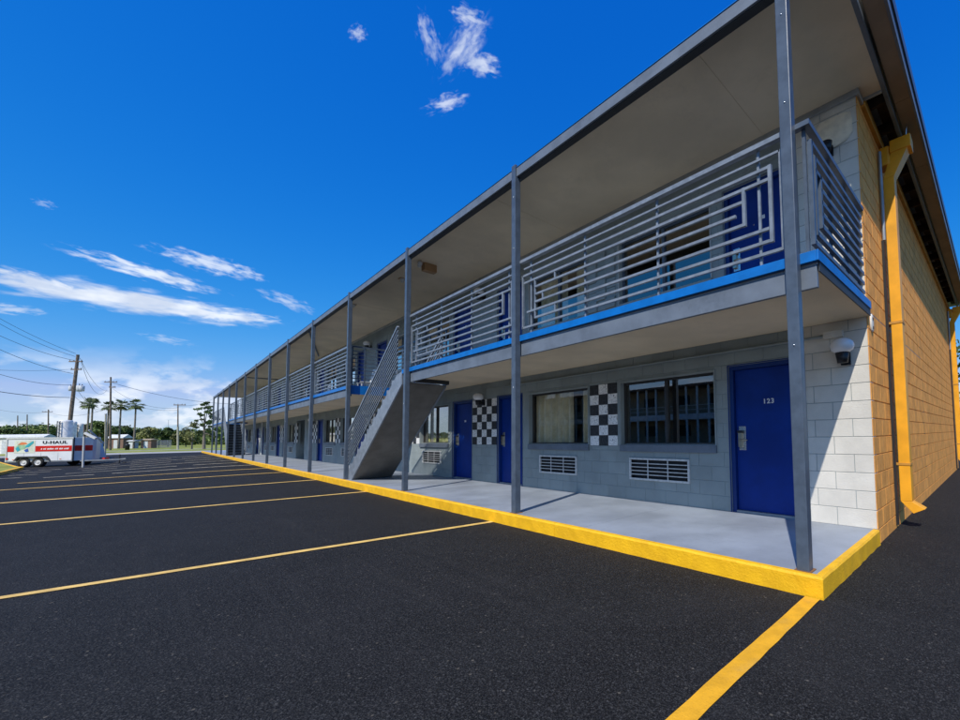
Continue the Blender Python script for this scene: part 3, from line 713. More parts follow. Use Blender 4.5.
# return railings round the stair openings
def run_rail(a, b, nb=3):
    r = empty('railing', ((Vector(a)+Vector(b))/2)); r.parent = B; r.location = WL[r]-WL[B]
    a, b = Vector(a), Vector(b); dz = DECK
    for j, z in enumerate(ZR): MB().bar((a.x, a.y, z), (b.x, b.y, z), .045 if j == 0 else .024, .04 if j == 0 else .024).build('handrail' if j == 0 else 'rail', 'steel_paint', r)
    for i in range(nb):
        p = a.lerp(b, (i+.02)/(nb-1+.04)); MB().bar((p.x, p.y, DECK), (p.x, p.y, ZR[0]-.02), .03, .03).build('baluster', 'steel_paint', r)
run_rail((-11.66, .10, DECK), (-11.66, 1.02, DECK), 4); run_rail((-11.62, 1.06, DECK), (-8.2, 1.06, DECK), 5)
run_rail((-38.72, .10, DECK), (-38.72, 1.02, DECK), 4); run_rail((-42.0, 1.06, DECK), (-38.9, 1.06, DECK), 5)
# side wall drain pipes
def downspout(y, label):
    x0, x1 = .19, .312
    b = MB().box(x0, x1, y, y+.17, .33, 4.55).build('downspout', 'pipe_ochre', B, bevel=.006)
    mb = MB().hexa([(x0+.13, y-.01, .185), (x1+.13, y-.01, .25), (x1+.13, y+.17, .25), (x0+.13, y+.17, .185)], [(x0, y, .329), (x1, y, .329), (x1, y+.17, .329), (x0, y+.17, .329)])
    mb.build('elbow', 'pipe_ochre', b, bevel=.004)
    # top offset reaching out to the gutter
    MB().hexa([(x0, y, 4.551), (x1, y, 4.551), (x1, y+.17, 4.551), (x0, y+.17, 4.551)], [(x1+.02, y-.02, 5.0), (x1+.16, y-.02, 4.86), (x1+.16, y+.19, 4.86), (x1+.02, y+.19, 5.0)]).build('elbow', 'pipe_ochre', b, bevel=.004)
    MB().box(x1-.03, x1+.20, y-.03, y+.20, 4.86, 5.02).build('outlet_box', 'pipe_ochre', b, bevel=.01)
    MB().box(WX+.01, x1-.03, y-.02, y+.19, 4.72, 4.98).build('collector', 'pipe_ochre', b, bevel=.03)
    for z in (.78, 2.6):
        MB().box(WX, x1+.006, y-.007, y+.177, z, z+.03).build('strap', 'trim_ochre', b)
    MB().box(WX+.001, WX+.03, y-.085, y-.05, .04, 3.7).build('dark_channel', 'grille_dark', b)
    MB().tube([(WX+.03, y-.07, 3.7), (WX+.03, y-.07, 4.9)], .022, 8).build('conduit', 'metal_grey', b)
    MB().tube([(x1+.15, y-.01, 5.0), (x1+.17, y-.03, 5.18)], .006, 6).build('hanger_wire', 'chrome', b)
downspout(2.98, ''); downspout(13.1, '')
MB().tube([(-38.1, WY-.1, SL), (-38.1, WY-.1, 5.1)], .05, 10).build('drain_pipe', 'light_grey', B)
MB().tube([(-33, .3, CEIL-.05), (-33, WY-.05, CEIL-.05)], .03, 8).build('pipe', 'beam_paint', B)
MB().tube([(-17, .2, CEIL-.06), (-22, WY-.3, CEIL-.06)], .03, 8).build('pipe', 'beam_paint', B)
# conduit and box under the soffit
MB().tube([(-.30, WY-.015, 2.335), (-7.0, WY-.015, 2.335)], .014, 8).build('conduit', 'wall_grey', B)
MB().box(-.31, -.10, WY-.06, WY-.002, 2.30, 2.375).build('junction_box', 'wall_white', B, bevel=.005)
# patched paint where a lamp was, upper floor
pv = [(-.36, 4.70), (-.34, 4.86), (-.25, 4.92), (-.12, 4.935), (0, 4.93), (.085, 4.90), (.10, 4.80), (.09, 4.66), (.02, 4.585), (-.1, 4.565), (-.2, 4.59), (-.31, 4.63)]
MB().add([(x+random.uniform(-.01, .01), WY-.004, z+random.uniform(-.01, .01)) for x, z in pv], [tuple(range(len(pv)))]).build('paint_patch', 'patch_cream', B)
# oval cover plate on the corner
mb = MB(); mb.lathe((WX+.002, 2.02, 2.44), [(.10, 0), (.10, .012), (.085, .018), (0, .018)], 20, (1, 0, 0))
for i, v in enumerate(mb.v): mb.v[i] = (v[0], 2.02+(v[1]-2.02)*.62, 2.44+(v[2]-2.44)*1.05)
pl = mb.build('cover_plate', 'wall_white', B)
MB().box(WX+.021, WX+.026, 2.0, 2.03, 2.47, 2.50).box(WX+.021, WX+.026, 2.01, 2.04, 2.37, 2.40).build('hole', 'black_plastic', pl)

# ------------------------------------------------------------------ lamps and ceiling fittings (hang from the building)
def globe_lamp(x, z, y, label, globe=True, s=1.):
    L_ = empty('wall_lamp', (x, y, z), label, 'lamp', 'globe lamps along the motel wall' if globe else None)
    mb = MB(); mb.box(x-.05*s, x+.05*s, y-.03, y-.001, z-.16*s, z-.02*s); mb.tube([(x, y-.03, z-.10*s), (x, y-.13*s, z-.10*s)], .025*s, 10); mb.lathe((x, y-.15*s, z-.15*s), [(0, 0), (.055*s, 0), (.06*s, .04*s), (.075*s, .12*s), (.0, .13*s)], 16)
    mb.build('bracket', 'black_plastic', L_)
    if globe: MB().lathe((x, y-.15*s, z-.03*s), [(.0, -.02*s), (.06*s, -.015*s), (.11*s, .02*s), (.125*s, .065*s), (.115*s, .11*s), (.07*s, .145*s), (0, .155*s)], 24).build('globe', 'white_glass', L_)
globe_lamp(-.09, 2.13, WY, 'white globe lamp on black bracket beside door 123')
globe_lamp(-.16, 4.60, WY, 'black lamp bracket without its globe below the cream paint patch', False, .85)
lab = ['white globe lamp above the checkered tiles between the two doors left of the curtained window', 'white globe lamp on the ground floor wall behind the foot of the staircase', 'small far globe lamp on the ground floor wall beyond the staircase', 'farthest globe lamp on the ground floor wall']
for k in range(3): globe_lamp(modules[k]-6.37, 2.12, WY, [lab[0], lab[2], lab[3]][k])
for k in range(3): globe_lamp(modules[k]-6.37, 4.66, WY, ['white globe lamp on the upper wall behind the second railing from the right', 'upper floor globe lamp above the staircase opening railing', 'farthest globe lamp on the upper floor wall'][k])
em = empty('emergency_light', (-8.15, .6, CEIL), 'tan boxed emergency light with two small heads under the upper ceiling', 'light')
MB().box(-8.28, -8.12, .50, .78, CEIL-.17, CEIL-.002).build('housing', 'wood_box', em, bevel=.006)
MB().lathe((-8.11, .40, CEIL-.05), [(0, -.06), (.04, -.05), (.05, 0), (.02, .04), (0, .045)], 12).lathe((-8.22, .43, CEIL-.06), [(0, -.06), (.035, -.05), (.045, 0), (.02, .04), (0, .045)], 12).build('lamp_head', 'white_metal', em)
for (x, y, lb) in ((-9.5, .55, 'small white smoke detector on the upper ceiling left of the emergency light'), (-12.6, .35, 'small ceiling fitting past the fourth post'), ):
    q = empty('ceiling_fitting', (x, y, CEIL), lb, 'fitting')
    MB().lathe((x, y, CEIL-.001), [(.06, 0), (.06, -.02), (.05, -.04), (.03, -.09), (0, -.095)], 14).build('body', 'white_metal', q)
    MB().box(x-.08, x+.08, y-.08, y+.08, CEIL-.008, CEIL-.001).build('base', 'wood_box', q)
# plastic jug chair-like white bucket by the upper door
bk = empty('bucket', (-7.0, 1.45, DECK), 'white plastic bucket standing on the balcony behind the second railing', 'bucket')
MB().lathe((-7.0, 1.45, DECK), [(0, 0), (.12, 0), (.15, .34), (.16, .36), (.14, .36), (.12, .05), (0, .05)], 20).build('body', 'white_metal', bk)
# folded chair on the far balcony
def chair(x, y, label):
    c_ = empty('chair', (x, y, DECK), label, 'chair', 'pale chairs on the balcony')
    MB().box(x-.22, x+.22, y-.2, y+.2, DECK+.40, DECK+.43).build('seat', 'light_grey', c_, bevel=.008)
    MB().hexa([(x-.22, y+.18, DECK+.43), (x+.22, y+.18, DECK+.43), (x+.22, y+.21, DECK+.43), (x-.22, y+.21, DECK+.43)], [(x-.2, y+.27, DECK+.9), (x+.2, y+.27, DECK+.9), (x+.2, y+.30, DECK+.9), (x-.2, y+.30, DECK+.9)]).build('backrest', 'light_grey', c_)
    for sx in (-.19, .19):
        for sy in (-.17, .17): MB().bar((x+sx, y+sy, DECK), (x+sx, y+sy, DECK+.4), .03, .03).build('leg', 'light_grey', c_)
chair(-14.2, 1.2, 'pale plastic chair on the balcony just past the stair opening'); chair(-19.6, 1.2, 'pale plastic chair on the balcony farther past the stair')

# ------------------------------------------------------------------ leaves
def rnd_dirs(n):
    v = rng.normal(size=(n, 3)); return v/np.linalg.norm(v, axis=1, keepdims=True)
def leaf_mesh(centres, radii, per, size, shell=.55, squash=.8, seed=0):
    """clumps of small quads spread through a crown's volume"""
    V = []; 
    for c, r in zip(centres, radii):
        d = rnd_dirs(per); rad = (shell+(1-shell)*rng.random((per, 1)))*r*(1+.25*rng.normal(size=(per, 1))*.5)
        p = np.array(c)+d*rad*np.array([1, 1, squash])
        n1 = rnd_dirs(per); n2 = np.cross(n1, rnd_dirs(per)); n2 /= np.linalg.norm(n2, axis=1, keepdims=True)+1e-6
        s = size*(.6+.8*rng.random((per, 1)))
        V.append(np.stack([p-n1*s-n2*s*.5, p+n1*s-n2*s*.4, p+n1*s*.9+n2*s*.5, p-n1*s*.8+n2*s*.45], 1).reshape(-1, 3))
    V = np.concatenate(V); n = len(V)//4
    return V, np.arange(n*4).reshape(n, 4)
def np_build(name, V, Fc, material, parent, **kw):
    mb = MB(); mb.v = [tuple(v) for v in V.tolist()]; mb.f = [tuple(f) for f in Fc.tolist()]; mb.sm = [False]*len(mb.f)
    return mb.build(name, material, parent, **kw)
def tree(base, h, rad, label, material='leaf_dark', clumps=22, per=260, size=.22, trunk_frac=.35, group=None, squash=.8, name='tree', shape='round', seed=1):
    r = random.Random(seed); base = Vector(base); T = empty(name, base, label, 'tree', group)
    top = base+Vector((r.uniform(-.05, .05)*h, r.uniform(-.05, .05)*h, h*.8)); mb = MB()
    mb.tube([base, base.lerp(top, .35), base.lerp(top, .7), top], [h*.03, h*.022, h*.014, h*.005], 8)
    cs = []; rs = []
    for i in range(clumps):
        if shape == 'round':
            a = r.uniform(0, 6.28); q = rad*math.sqrt(r.random())*.85; z = h*(trunk_frac+(1-trunk_frac)*r.random()); env = math.sin(math.pi*min(1, max(.08, (z/h-trunk_frac)/(1-trunk_frac)*.9+.08)))
        else:
            a = r.uniform(0, 6.28); z = h*(trunk_frac+(1-trunk_frac)*(i+.5)/clumps); q = rad*r.uniform(.2, 1)*(1-.5*z/h); env = 1
        c = base+Vector((math.cos(a)*q*env, math.sin(a)*q*env, z)); cs.append(tuple(c)); rs.append(rad*r.uniform(.22, .4)*(.55 if shape == 'pine' else 1))
        if i % 3 == 0: mb.tube([base.lerp(top, min(.9, .35+.5*z/h*.6)), c], [h*.008, h*.003], 5)
    mb.build('trunk', 'bark', T)
    V, Fc = leaf_mesh(cs, rs, per, size, squash=squash); np_build('crown', V, Fc, material, T)
GZ = -.33
def gp(px, depth, z=GZ):
    p = at(px, 445, depth); return Vector((p.x, p.y, z))
# far wood
cs = []; rs = []
for i in range(230):
    px = random.uniform(-160, 330) if i > 40 else random.uniform(-900, -160); dp = random.uniform(150, 200); b = gp(px, dp); h = random.uniform(4.2, 6.2)+1.1*math.sin(px*.06)+(1.5 if px < 60 else 0)
    cs.append((b.x, b.y, b.z+h*.4)); rs.append(h*.55); cs.append((b.x+random.uniform(-3, 3), b.y+random.uniform(-3, 3), b.z+h*.8)); rs.append(h*.32)
half = len(cs)//2
for (a, b, mt, nm) in ((0, half, 'leaf_dark', 'dark'), (half, len(cs), 'leaf_mid', 'mid')):
    V, Fc = leaf_mesh(cs[a:b], rs[a:b], 190, .42, squash=.9, shell=.6); np_build('wood', V, Fc, mt, None, kind='stuff', label='distant low green woodland along the horizon, '+nm+' foliage')
# trees one can tell apart
tree(gp(98, 112), 6.6, 3.4, 'round green tree behind the trailer between the palms', 'leaf_mid', seed=2)
tree(gp(124, 118), 5.4, 3.6, 'spreading green tree behind the white roofed house', 'leaf_dark', seed=3)
tree(gp(148, 116), 5.0, 2.8, 'yellowish green bushy tree above the brown shed', 'leaf_olive', seed=4)
tree(gp(5, 110), 5.2, 4.4, 'dark tree at the left edge beyond the trailer', 'leaf_dark', seed=5)
tree(gp(168, 120), 5.0, 2.4, 'dark green tree left of the painted pole', 'leaf_dark', seed=6)
tree(gp(186, 110), 4.0, 2.8, 'low olive bush line right of the painted pole', 'leaf_olive', seed=7)
tree(gp(204, 78), 8.7, 2.5, 'tall open pine beside the far end of the motel', 'leaf_dark', clumps=42, per=38, size=.15, trunk_frac=.25, shape='pine', squash=.5, name='pine_tree', seed=9)
tree(gp(192, 80), 4.6, 2.2, 'thin bare shrubby tree left of the pine', 'leaf_olive', clumps=10, per=60, size=.14, seed=10)
tree((3.1, 34, 0), 10.5, 5.5, 'dark green tree beyond the rear corner of the ochre wall', 'leaf_dark', clumps=40, per=420, size=.16, trunk_frac=.12, seed=11)
tree((-6.0, 46, 0), 10.0, 6.0, 'tree behind the motel rear', 'leaf_mid', clumps=26, per=300, size=.2, trunk_frac=.15, seed=12) if False else None
# palms
def palm(px, ytop, depth, label, lean=0., n=26, s=1.):
    b = gp(px, depth); t = at(px, ytop, depth); h = t.z-b.z; T = empty('palm_tree', b, label, 'palm', 'fan palms beyond the lot')
    top = Vector((b.x+lean, b.y, b.z+h-.3))
    MB().tube([b, b.lerp(top, .5)+Vector((lean*.1, 0, 0)), top], [.2, .15, .13], 8).build('trunk', 'bark', T)
    mb = MB(); r = random.Random(int(px*10))
    for i in range(n):
        a = i*2.399; e = r.uniform(-.9, 1.25); L_ = 1.25*s*r.uniform(.85, 1.15)
        dr = Vector((math.cos(a)*math.cos(e), math.sin(a)*math.cos(e), math.sin(e))); side = dr.cross(Vector((0, 0, 1)))
        side = side.normalized() if side.length > .1 else Vector((1, 0, 0)); nrm = side.cross(dr)
        c = top+dr*L_*.55
        mb.tube([top, c], [.03, .02], 4, False)
        for j in range(9):
            f = (j-4)/4*1.15; d2 = (dr*math.cos(f)+side*math.sin(f)); L2 = L_*.8*(1-.25*abs(f)); tip = c+d2*L2+Vector((0, 0, -.22*L2*(.4+abs(math.cos(e)))))
            md = c+d2*L2*.6; w_ = side*math.cos(f)*.09-dr*math.sin(f)*.09
            mb.add([c, md+w_, tip, md-w_], [(0, 1, 2, 3)])
    mb.build('crown', 'palm_green', T)
palm(86.5, 402, 88, 'left fan palm of the joined pair right of the leaning pole', lean=-.4); palm(90.5, 402, 92, 'right fan palm of the joined pair right of the leaning pole', lean=.5)
palm(106.5, 405, 96, 'fan palm just left of the second utility pole', s=.95); palm(118.8, 403.5, 96, 'fan palm just right of the second utility pole', s=1.05); palm(133.8, 403.5, 96, 'lone fan palm farthest right of the row', s=1.05)

# ------------------------------------------------------------------ utility poles and wires
def pole(px_b, px_t, ytop, depth, label, arms=(), r=.16, material='pole_wood', name='utility_pole'):
    b = gp(px_b, depth); t = at(px_t, ytop, depth); T = empty(name, b, label, 'pole')
    MB().tube([b, t], [r, r*.65], 10).build('pole', material, T)
    for (f, L_, off) in arms:
        c = b.lerp(t, f); MB().bar(c-Rt*(L_/2-off), c+Rt*(L_/2+off), .12, .14).build('cross_arm', 'pole_wood', T)
        mb = MB()
        for q in (-.45, -.15, .2, .45): mb.lathe(c+Rt*(L_*q+off)+Vector((0, 0, .07)), [(.05, 0), (.04, .1), (.06, .14), (0, .2)], 6)
        mb.build('insulator', 'metal_grey', T)
    return T, b, t
T, b, t = pole(66.8, 78, 354.6, 60, 'tall wooden utility pole leaning right with two transformer cans', [(.93, 1.9, -.2), (.85, 1.5, 0)], .24)
for k, (q, s) in enumerate(((-.45, .8), (.75, 1.), (1.15, .9))):
    c = b.lerp(t, .655)+Rt*q; MB().lathe(c, [(0, -.4*s), (.26*s, -.4*s), (.29*s, 0), (.29*s, .4*s), (.2*s, .48*s), (0, .5*s)], 12).build('transformer', 'light_grey', T)
    c2 = c+Vector((0, 0, .6*s)); MB().lathe(c2, [(.05, -.15), (.05, .1), (0, .12)], 8).build('bushing', 'dark_steel', T)
pole(110.5, 110.8, 377, 80, 'upright wooden utility pole standing among the palms', [(.93, 2.4, 0), (.86, 1.2, .3)], .17)
T3, b3, t3 = pole(178, 178, 404.5, 78, 'thin utility pole with pale painted lower half on the grass', [(.99, 2.2, .3)], .12)
MB().tube([b3+Vector((0, 0, .01)), b3.lerp(t3, .5)], [.15, .15], 10).build('painted_base', 'pole_concrete', T3)
pole(17.7, 17.7, 415.5, 130, 'leftmost of the three distant short poles behind the trailer', (), .16)
pole(27.2, 27.2, 414.5, 130, 'middle of the three distant short poles behind the trailer', (), .16)
pole(48.4, 48.4, 409.5, 120, 'distant pole with cross arm, rightmost of the three behind the trailer', [(.94, 3.0, -.3)], .18)
pole(168.5, 168.5, 420, 150, 'very thin far mast above the woodland', (), .07, 'metal_grey', 'mast')
def wire(a, b, sag, r=.022, label='', n=14):
    pts = [a.lerp(b, i/n)-Vector((0, 0, sag*4*(i/n)*(1-i/n))) for i in range(n+1)]
    MB().tube(pts, r, 4, False).build('power_line', 'wire', None, label=label, cat='wire', group='overhead wires at the left')
def P1(f): return b.lerp(t, f)
pl_l = [  # y at px=-60 (nearer, depth 42) -> y on pole, sag
 (283, 353.5, .55, .022, 'topmost wire running up left from the leaning pole'), (287, 356.5, .75, .022, 'second wire from the top running up left from the leaning pole'),
 (305, 360.5, .75, .024, 'third wire from the top running up left from the leaning pole'), (318, 373.5, .8, .026, 'wire meeting the leaning pole at its transformers'),
 (366, 369, .35, .016, 'nearly level thin wire left of the leaning pole'), (352, 385, .9, .024, 'sagging wire below the transformers of the leaning pole'),
 (380, 397.5, .45, .035, 'lowest thick cable running left from the leaning pole')]
for yl, yp, sg, r, lb in pl_l:
    fx = (437-yp)/(437-354.6); wire(at(66.8+(78-66.8)*fx-2.5, yp, 60), at(-60, yl, 42), sg, r, lb)
for (xa, ya, da, xb, yb, db, sg, r, lb) in [
  (80, 358, 60, 109, 391, 80, 1.3, .02, 'wire dipping from the leaning pole top to the second pole'), (81, 361, 60, 107, 390, 80, 2.4, .02, 'deeper sagging wire between the leaning and second pole'),
  (76, 388, 60, 98, 412, 85, .4, .02, 'short guy wire from the leaning pole down to the palms'), (75, 397, 60, 110, 409, 80, .8, .02, 'low wire between the leaning and second pole'),
  (113, 383, 80, 240, 404, 100, 1.0, .03, 'long wire running right from the second pole toward the motel end'), (113, 389, 80, 177, 408, 78, 1.2, .02, 'wire from the second pole to the painted pole'),
  (113, 397, 80, 178, 410, 78, .9, .02, 'lower wire from the second pole to the painted pole'), (179, 406, 78, 215, 398, 90, .5, .02, 'wire running right from the painted pole top'),
  (-20, 405, 120, 48, 412, 120, 1., .025, 'far wire at the left edge low above the trailer'), (48, 412, 120, 108, 408, 90, 1.4, .025, 'far wire between the distant pole and the second pole')]:
    wire(at(xa, ya, da), at(xb, yb, db), sg, r, lb)
# street lamp beyond the motel end
sl_b = gp(216, 84); T = empty('street_lamp', sl_b, 'cobra head street lamp reaching left beside the pine', 'street lamp')
a_ = at(216, 432, 84); e_ = at(190, 422.5, 84)
MB().tube([sl_b, a_], .1, 8).build('pole', 'metal_grey', T); MB().tube([a_, at(203, 425, 84), e_], .05, 6).build('arm', 'metal_grey', T)
MB().lathe(e_, [(0, -.12), (.18, -.08), (.22, .02), (.1, .12), (0, .13)], 10).build('lamp_head', 'light_grey', T)

# ------------------------------------------------------------------ far buildings and yard things
def shed(px0, px1, ytop, depth, dep, wallm, roofm, label, name='shed', cat='shed', rise=.5, door_px=None, z=GZ):
    a = gp(px0, depth); bq = gp(px1, depth); u = (bq-a); L_ = u.length; u.normalize(); n_ = Vector((-u.y, u.x, 0))
    if n_.dot(Fw) < 0: n_ = -n_
    h = at((px0+px1)/2, ytop, depth).z-z-rise; T = empty(name, (a+bq)/2, label, cat); o = a
    def Pq(s_, d_, z_): return o+u*s_+n_*d_+Vector((0, 0, z_))
    MB().hexa([Pq(0, 0, 0), Pq(L_, 0, 0), Pq(L_, dep, 0), Pq(0, dep, 0)], [Pq(0, 0, h), Pq(L_, 0, h), Pq(L_, dep, h), Pq(0, dep, h)]).build('wall', wallm, T)
    e = .25
    MB().add([Pq(-e, -e, h), Pq(L_+e, -e, h), Pq(L_+e, dep+e, h), Pq(-e, dep+e, h), Pq(-e, dep/2, h+rise), Pq(L_+e, dep/2, h+rise), Pq(-e, -e, h+.12), Pq(L_+e, -e, h+.12), Pq(-e, dep+e, h+.12), Pq(L_+e, dep+e, h+.12)],
             [(0, 1, 7, 6), (6, 7, 5, 4), (4, 5, 9, 8), (3, 8, 9, 2), (0, 6, 4, 8, 3), (1, 2, 9, 5, 7), (0, 3, 2, 1)]).build('roof', roofm, T)
    k = max(1, int(L_/3.2))
    for i in range(k):
        s0 = L_*(i+.5)/k-.45
        if i == k//2: MB().hexa([Pq(s0, -.04, 0), Pq(s0+.9, -.04, 0), Pq(s0+.9, -.003, 0), Pq(s0, -.003, 0)], [Pq(s0, -.04, min(2, h*.85)), Pq(s0+.9, -.04, min(2, h*.85)), Pq(s0+.9, -.003, min(2, h*.85)), Pq(s0, -.003, min(2, h*.85))]).build('door', 'light_grey', T)
        else: MB().hexa([Pq(s0, -.04, h*.45), Pq(s0+.9, -.04, h*.45), Pq(s0+.9, -.003, h*.45), Pq(s0, -.003, h*.45)], [Pq(s0, -.04, h*.8), Pq(s0+.9, -.04, h*.8), Pq(s0+.9, -.003, h*.8), Pq(s0, -.003, h*.8)]).build('window', 'grille_dark', T)
shed(108, 123, 434.5, 100, 1.6, 'brown_wall', 'roof_pale', 'small brown house with pale roof behind the palms', 'house', 'house', .9)
shed(128.5, 134.5, 440, 96, .8, 'light_grey', 'roof_pale', 'small white shed right of the brown house', rise=.3)
shed(140.8, 151, 438.8, 96, 1.2, 'brown_wall', 'far_tan', 'low brown shed on the grass right of the palms', rise=.3)
shed(-60, 44, 434.8, 62, .9, 'far_white', 'roof_pale', 'long white roofed building behind the trailer at the left edge', 'building', 'building', .5)
# white tank cabinets
def cabinet(px0, px1, ytop, depth, label):
    a = gp(px0, depth); q = gp(px1, depth); h = at(px0, ytop, depth).z-GZ; u = (q-a); L_ = u.length; c = (a+q)/2+Fw*1; c.z = GZ
    T = empty('storage_tank', c, label, 'tank')
    MB().lathe(c, [(L_*.5, 0), (L_*.5, h*.94), (L_*.45, h*.985), (0, h)], 20).build('body', 'far_white', T)
    mb = MB(); f = c-Fw*L_*.5; f.z = GZ
    mb.bar(f-Fw*.12-Rt*.15+Vector((0, 0, .5)), f-Fw*.12-Rt*.15+Vector((0, 0, h*.96)), .07, .07); mb.bar(f-Fw*.12+Rt*.2+Vector((0, 0, .5)), f-Fw*.12+Rt*.2+Vector((0, 0, h*.96)), .07, .07)
    for i in range(9): mb.bar(f-Fw*.12-Rt*.15+Vector((0, 0, .6+i*h*.1)), f-Fw*.12+Rt*.2+Vector((0, 0, .6+i*h*.1)), .05, .05)
    mb.build('ladder', 'dark_steel', T)
cabinet(49.5, 59, 419.5, 54, 'white upright tank with dark ladder behind the trailer'); cabinet(59.5, 65, 421, 58, 'narrower white tank right of the laddered one'); cabinet(68, 72.5, 423, 60, 'slim pale tank right of the leaning pole')
# chain link fence in the distance
fb = gp(155, 100); fe = gp(171, 100); T = empty('fence', (fb+fe)/2, 'grey metal yard fence right of the brown shed', 'fence')
for i in range(9): p = fb.lerp(fe, i/8); MB().bar(p, p+Vector((0, 0, 1.8)), .06, .06).build('post', 'metal_grey', T)
mb = MB()
for z in (.2, .6, 1., 1.4, 1.75): mb.bar(fb+Vector((0, 0, z)), fe+Vector((0, 0, z)), .04, .05)
for i in range(60): p = fb.lerp(fe, i/59); mb.bar(p, p+Vector((0, 0, 1.75)), .02, .02)
mb.build('mesh_panel', 'metal_grey', T, kind='stuff')
tb = gp(127.5, 80); T = empty('bin', tb, 'small dark bin standing on the grass below the palms', 'bin'); MB().lathe(tb, [(0, 0), (.3, 0), (.35, .9), (.33, 1.05), (.1, 1.15), (0, 1.15)], 12).build('body', 'black_plastic', T)
# grass island with yellow kerb at the left
def hit(px, py, z):
    d = ray(px, py); return CAM+d*((z-CAM.z)/d.z)
i1, i2, i3 = hit(-40, 486, -.22), hit(25, 467.2, -.24), hit(-6, 462, -.3)
isl = [(i1.x, i1.y), ((i1.x+i2.x)/2, (i1.y+i2.y)/2), (i2.x+.5, i2.y-.05), (i2.x, i2.y-.3), (i3.x, i3.y), (i3.x-6, i3.y-5), (i1.x-6, i1.y-14), (i1.x+3, i1.y-3)]
MB().add([(x, y, gz(x, y)+.13) for x, y in isl][::-1]+[(x, y, gz(x, y)-.05) for x, y in isl][::-1], [tuple(range(len(isl)))]+[(i, i+8, (i+1) % 8+8, (i+1) % 8) for i in range(8)]).build('grass_island', 'grass', kind='structure')
mb = MB()
for i in range(8):
    p, q = isl[i], isl[(i+1) % 8]; mb.bar((p[0], p[1], gz(*p)+.05), (q[0], q[1], gz(*q)+.05), .14, .17)
mb.build('island_kerb', 'kerb_paint', kind='structure')

# ------------------------------------------------------------------ trailer
from mathutils import Quaternion
w1 = at(28, 463, 27.2); TZ = gz(w1.x, w1.y)
ux = (Rt*.988+Fw*.156); ux.z = 0; ux.normalize(); uy = Vector((-ux.y, ux.x, 0))
if uy.dot(Fw) < 0: uy = -uy
a0 = at(6.5, 450, 27.0); org = Vector((a0.x, a0.y, TZ))
T = empty('cargo_trailer', org+ux*1.9+uy*.8, 'white enclosed cargo trailer with red band parked at the left edge of the lot', 'trailer')
def Q(s_, d_, z_): return org+ux*s_+uy*d_+Vector((0, 0, z_))
def qbox(s0, s1, d0, d1, z0, z1, name, m_, par=None, bevel=0):
    return MB().hexa([Q(s0, d0, z0), Q(s1, d0, z0), Q(s1, d1, z0), Q(s0, d1, z0)], [Q(s0, d0, z1), Q(s1, d0, z1), Q(s1, d1, z1), Q(s0, d1, z1)]).build(name, m_, par or T, bevel=bevel)
LT, WT, H0, H1 = 3.6, 1.7, .36, 1.88
body = MB().add([Q(0, 0, H0), Q(LT, 0, H0), Q(LT+.42, WT/2-.1, H0), Q(LT+.42, WT/2+.1, H0), Q(LT, WT, H0), Q(0, WT, H0)]+[Q(0, 0, H1), Q(LT, 0, H1), Q(LT+.42, WT/2-.1, H1), Q(LT+.42, WT/2+.1, H1), Q(LT, WT, H1), Q(0, WT, H1)],
   [(5, 4, 3, 2, 1, 0), (6, 7, 8, 9, 10, 11), (0, 1, 7, 6), (1, 2, 8, 7), (2, 3, 9, 8), (3, 4, 10, 9), (4, 5, 11, 10), (5, 0, 6, 11)]).build('body', 'trailer_white', T, bevel=.015)
qbox(-.02, LT+.02, -.03, 0.02, H1-.06, H1+.03, 'top_trim', 'white_metal'); qbox(-.02, .05, -.03, .03, H0, H1-.061, 'corner_trim', 'white_metal')
qbox(-.01, LT+.01, -.02, -.001, H0-.03, H0+.05, 'bottom_rail', 'metal_grey')
zb0, zb1 = 1.0, 1.36
for s0, s1 in ((.06, .40), (1.55, LT-.02)): qbox(s0, s1, -.012, -.002, zb0, zb1, 'red_band', 'trailer_red', body)
# band and panel on the nose
def nose(f0, f1, z0, z1, name, m_, off=.012):
    a = Q(LT, 0, 0); b_ = Q(LT+.42, WT/2-.1, 0); d = (b_-a); n_ = Vector((d.y, -d.x, 0)).normalized()
    if n_.dot(Fw) > 0: n_ = -n_
    v = []
    for z in (z0, z1):
        for f, o_ in ((f0, off), (f1, off), (f1, .002), (f0, .002)): v.append(a+d*f+n_*o_+Vector((0, 0, z)))
    return MB().hexa(v[:4], v[4:]).build(name, m_, body)
nose(.08, .98, zb0, zb1, 'red_band', 'trailer_red'); nose(.0, .06, H0, H1, 'nose_trim', 'dark_steel', .02)
qbox(LT-.05, LT+.0, -.02, -.001, H0, H1, 'door_edge', 'metal_grey')
# picture panel
qbox(.42, 1.52, -.010, -.0015, .92, 1.72, 'picture_panel', 'decal_cream', body)
def decal(pts, m_, off=-.016):
    MB().add([Q(s_, off, z_) for s_, z_ in pts], [tuple(range(len(pts)))]).build('picture_shape', m_, body)
decal([(.46, 1.30), (.70, 1.52), (1.05, 1.42), (1.18, 1.50), (1.0, 1.2), (.72, 1.08)], 'decal_green', -.013)
decal([(.58, 1.46), (.8, 1.62), (1.02, 1.60), (1.12, 1.5), (.85, 1.44)], 'decal_orange', -.016)
decal([(1.05, 1.42), (1.42, 1.70), (1.44, 1.55), (1.2, 1.30), (1.0, 1.26)], 'decal_teal', -.018)
decal([(.48, 1.2), (.62, 1.36), (.75, 1.12), (.60, 1.0)], 'decal_teal', -.019); decal([(.95, 1.10), (1.15, 1.22), (1.2, 1.02), (1.05, .97)], 'decal_blue', -.02)
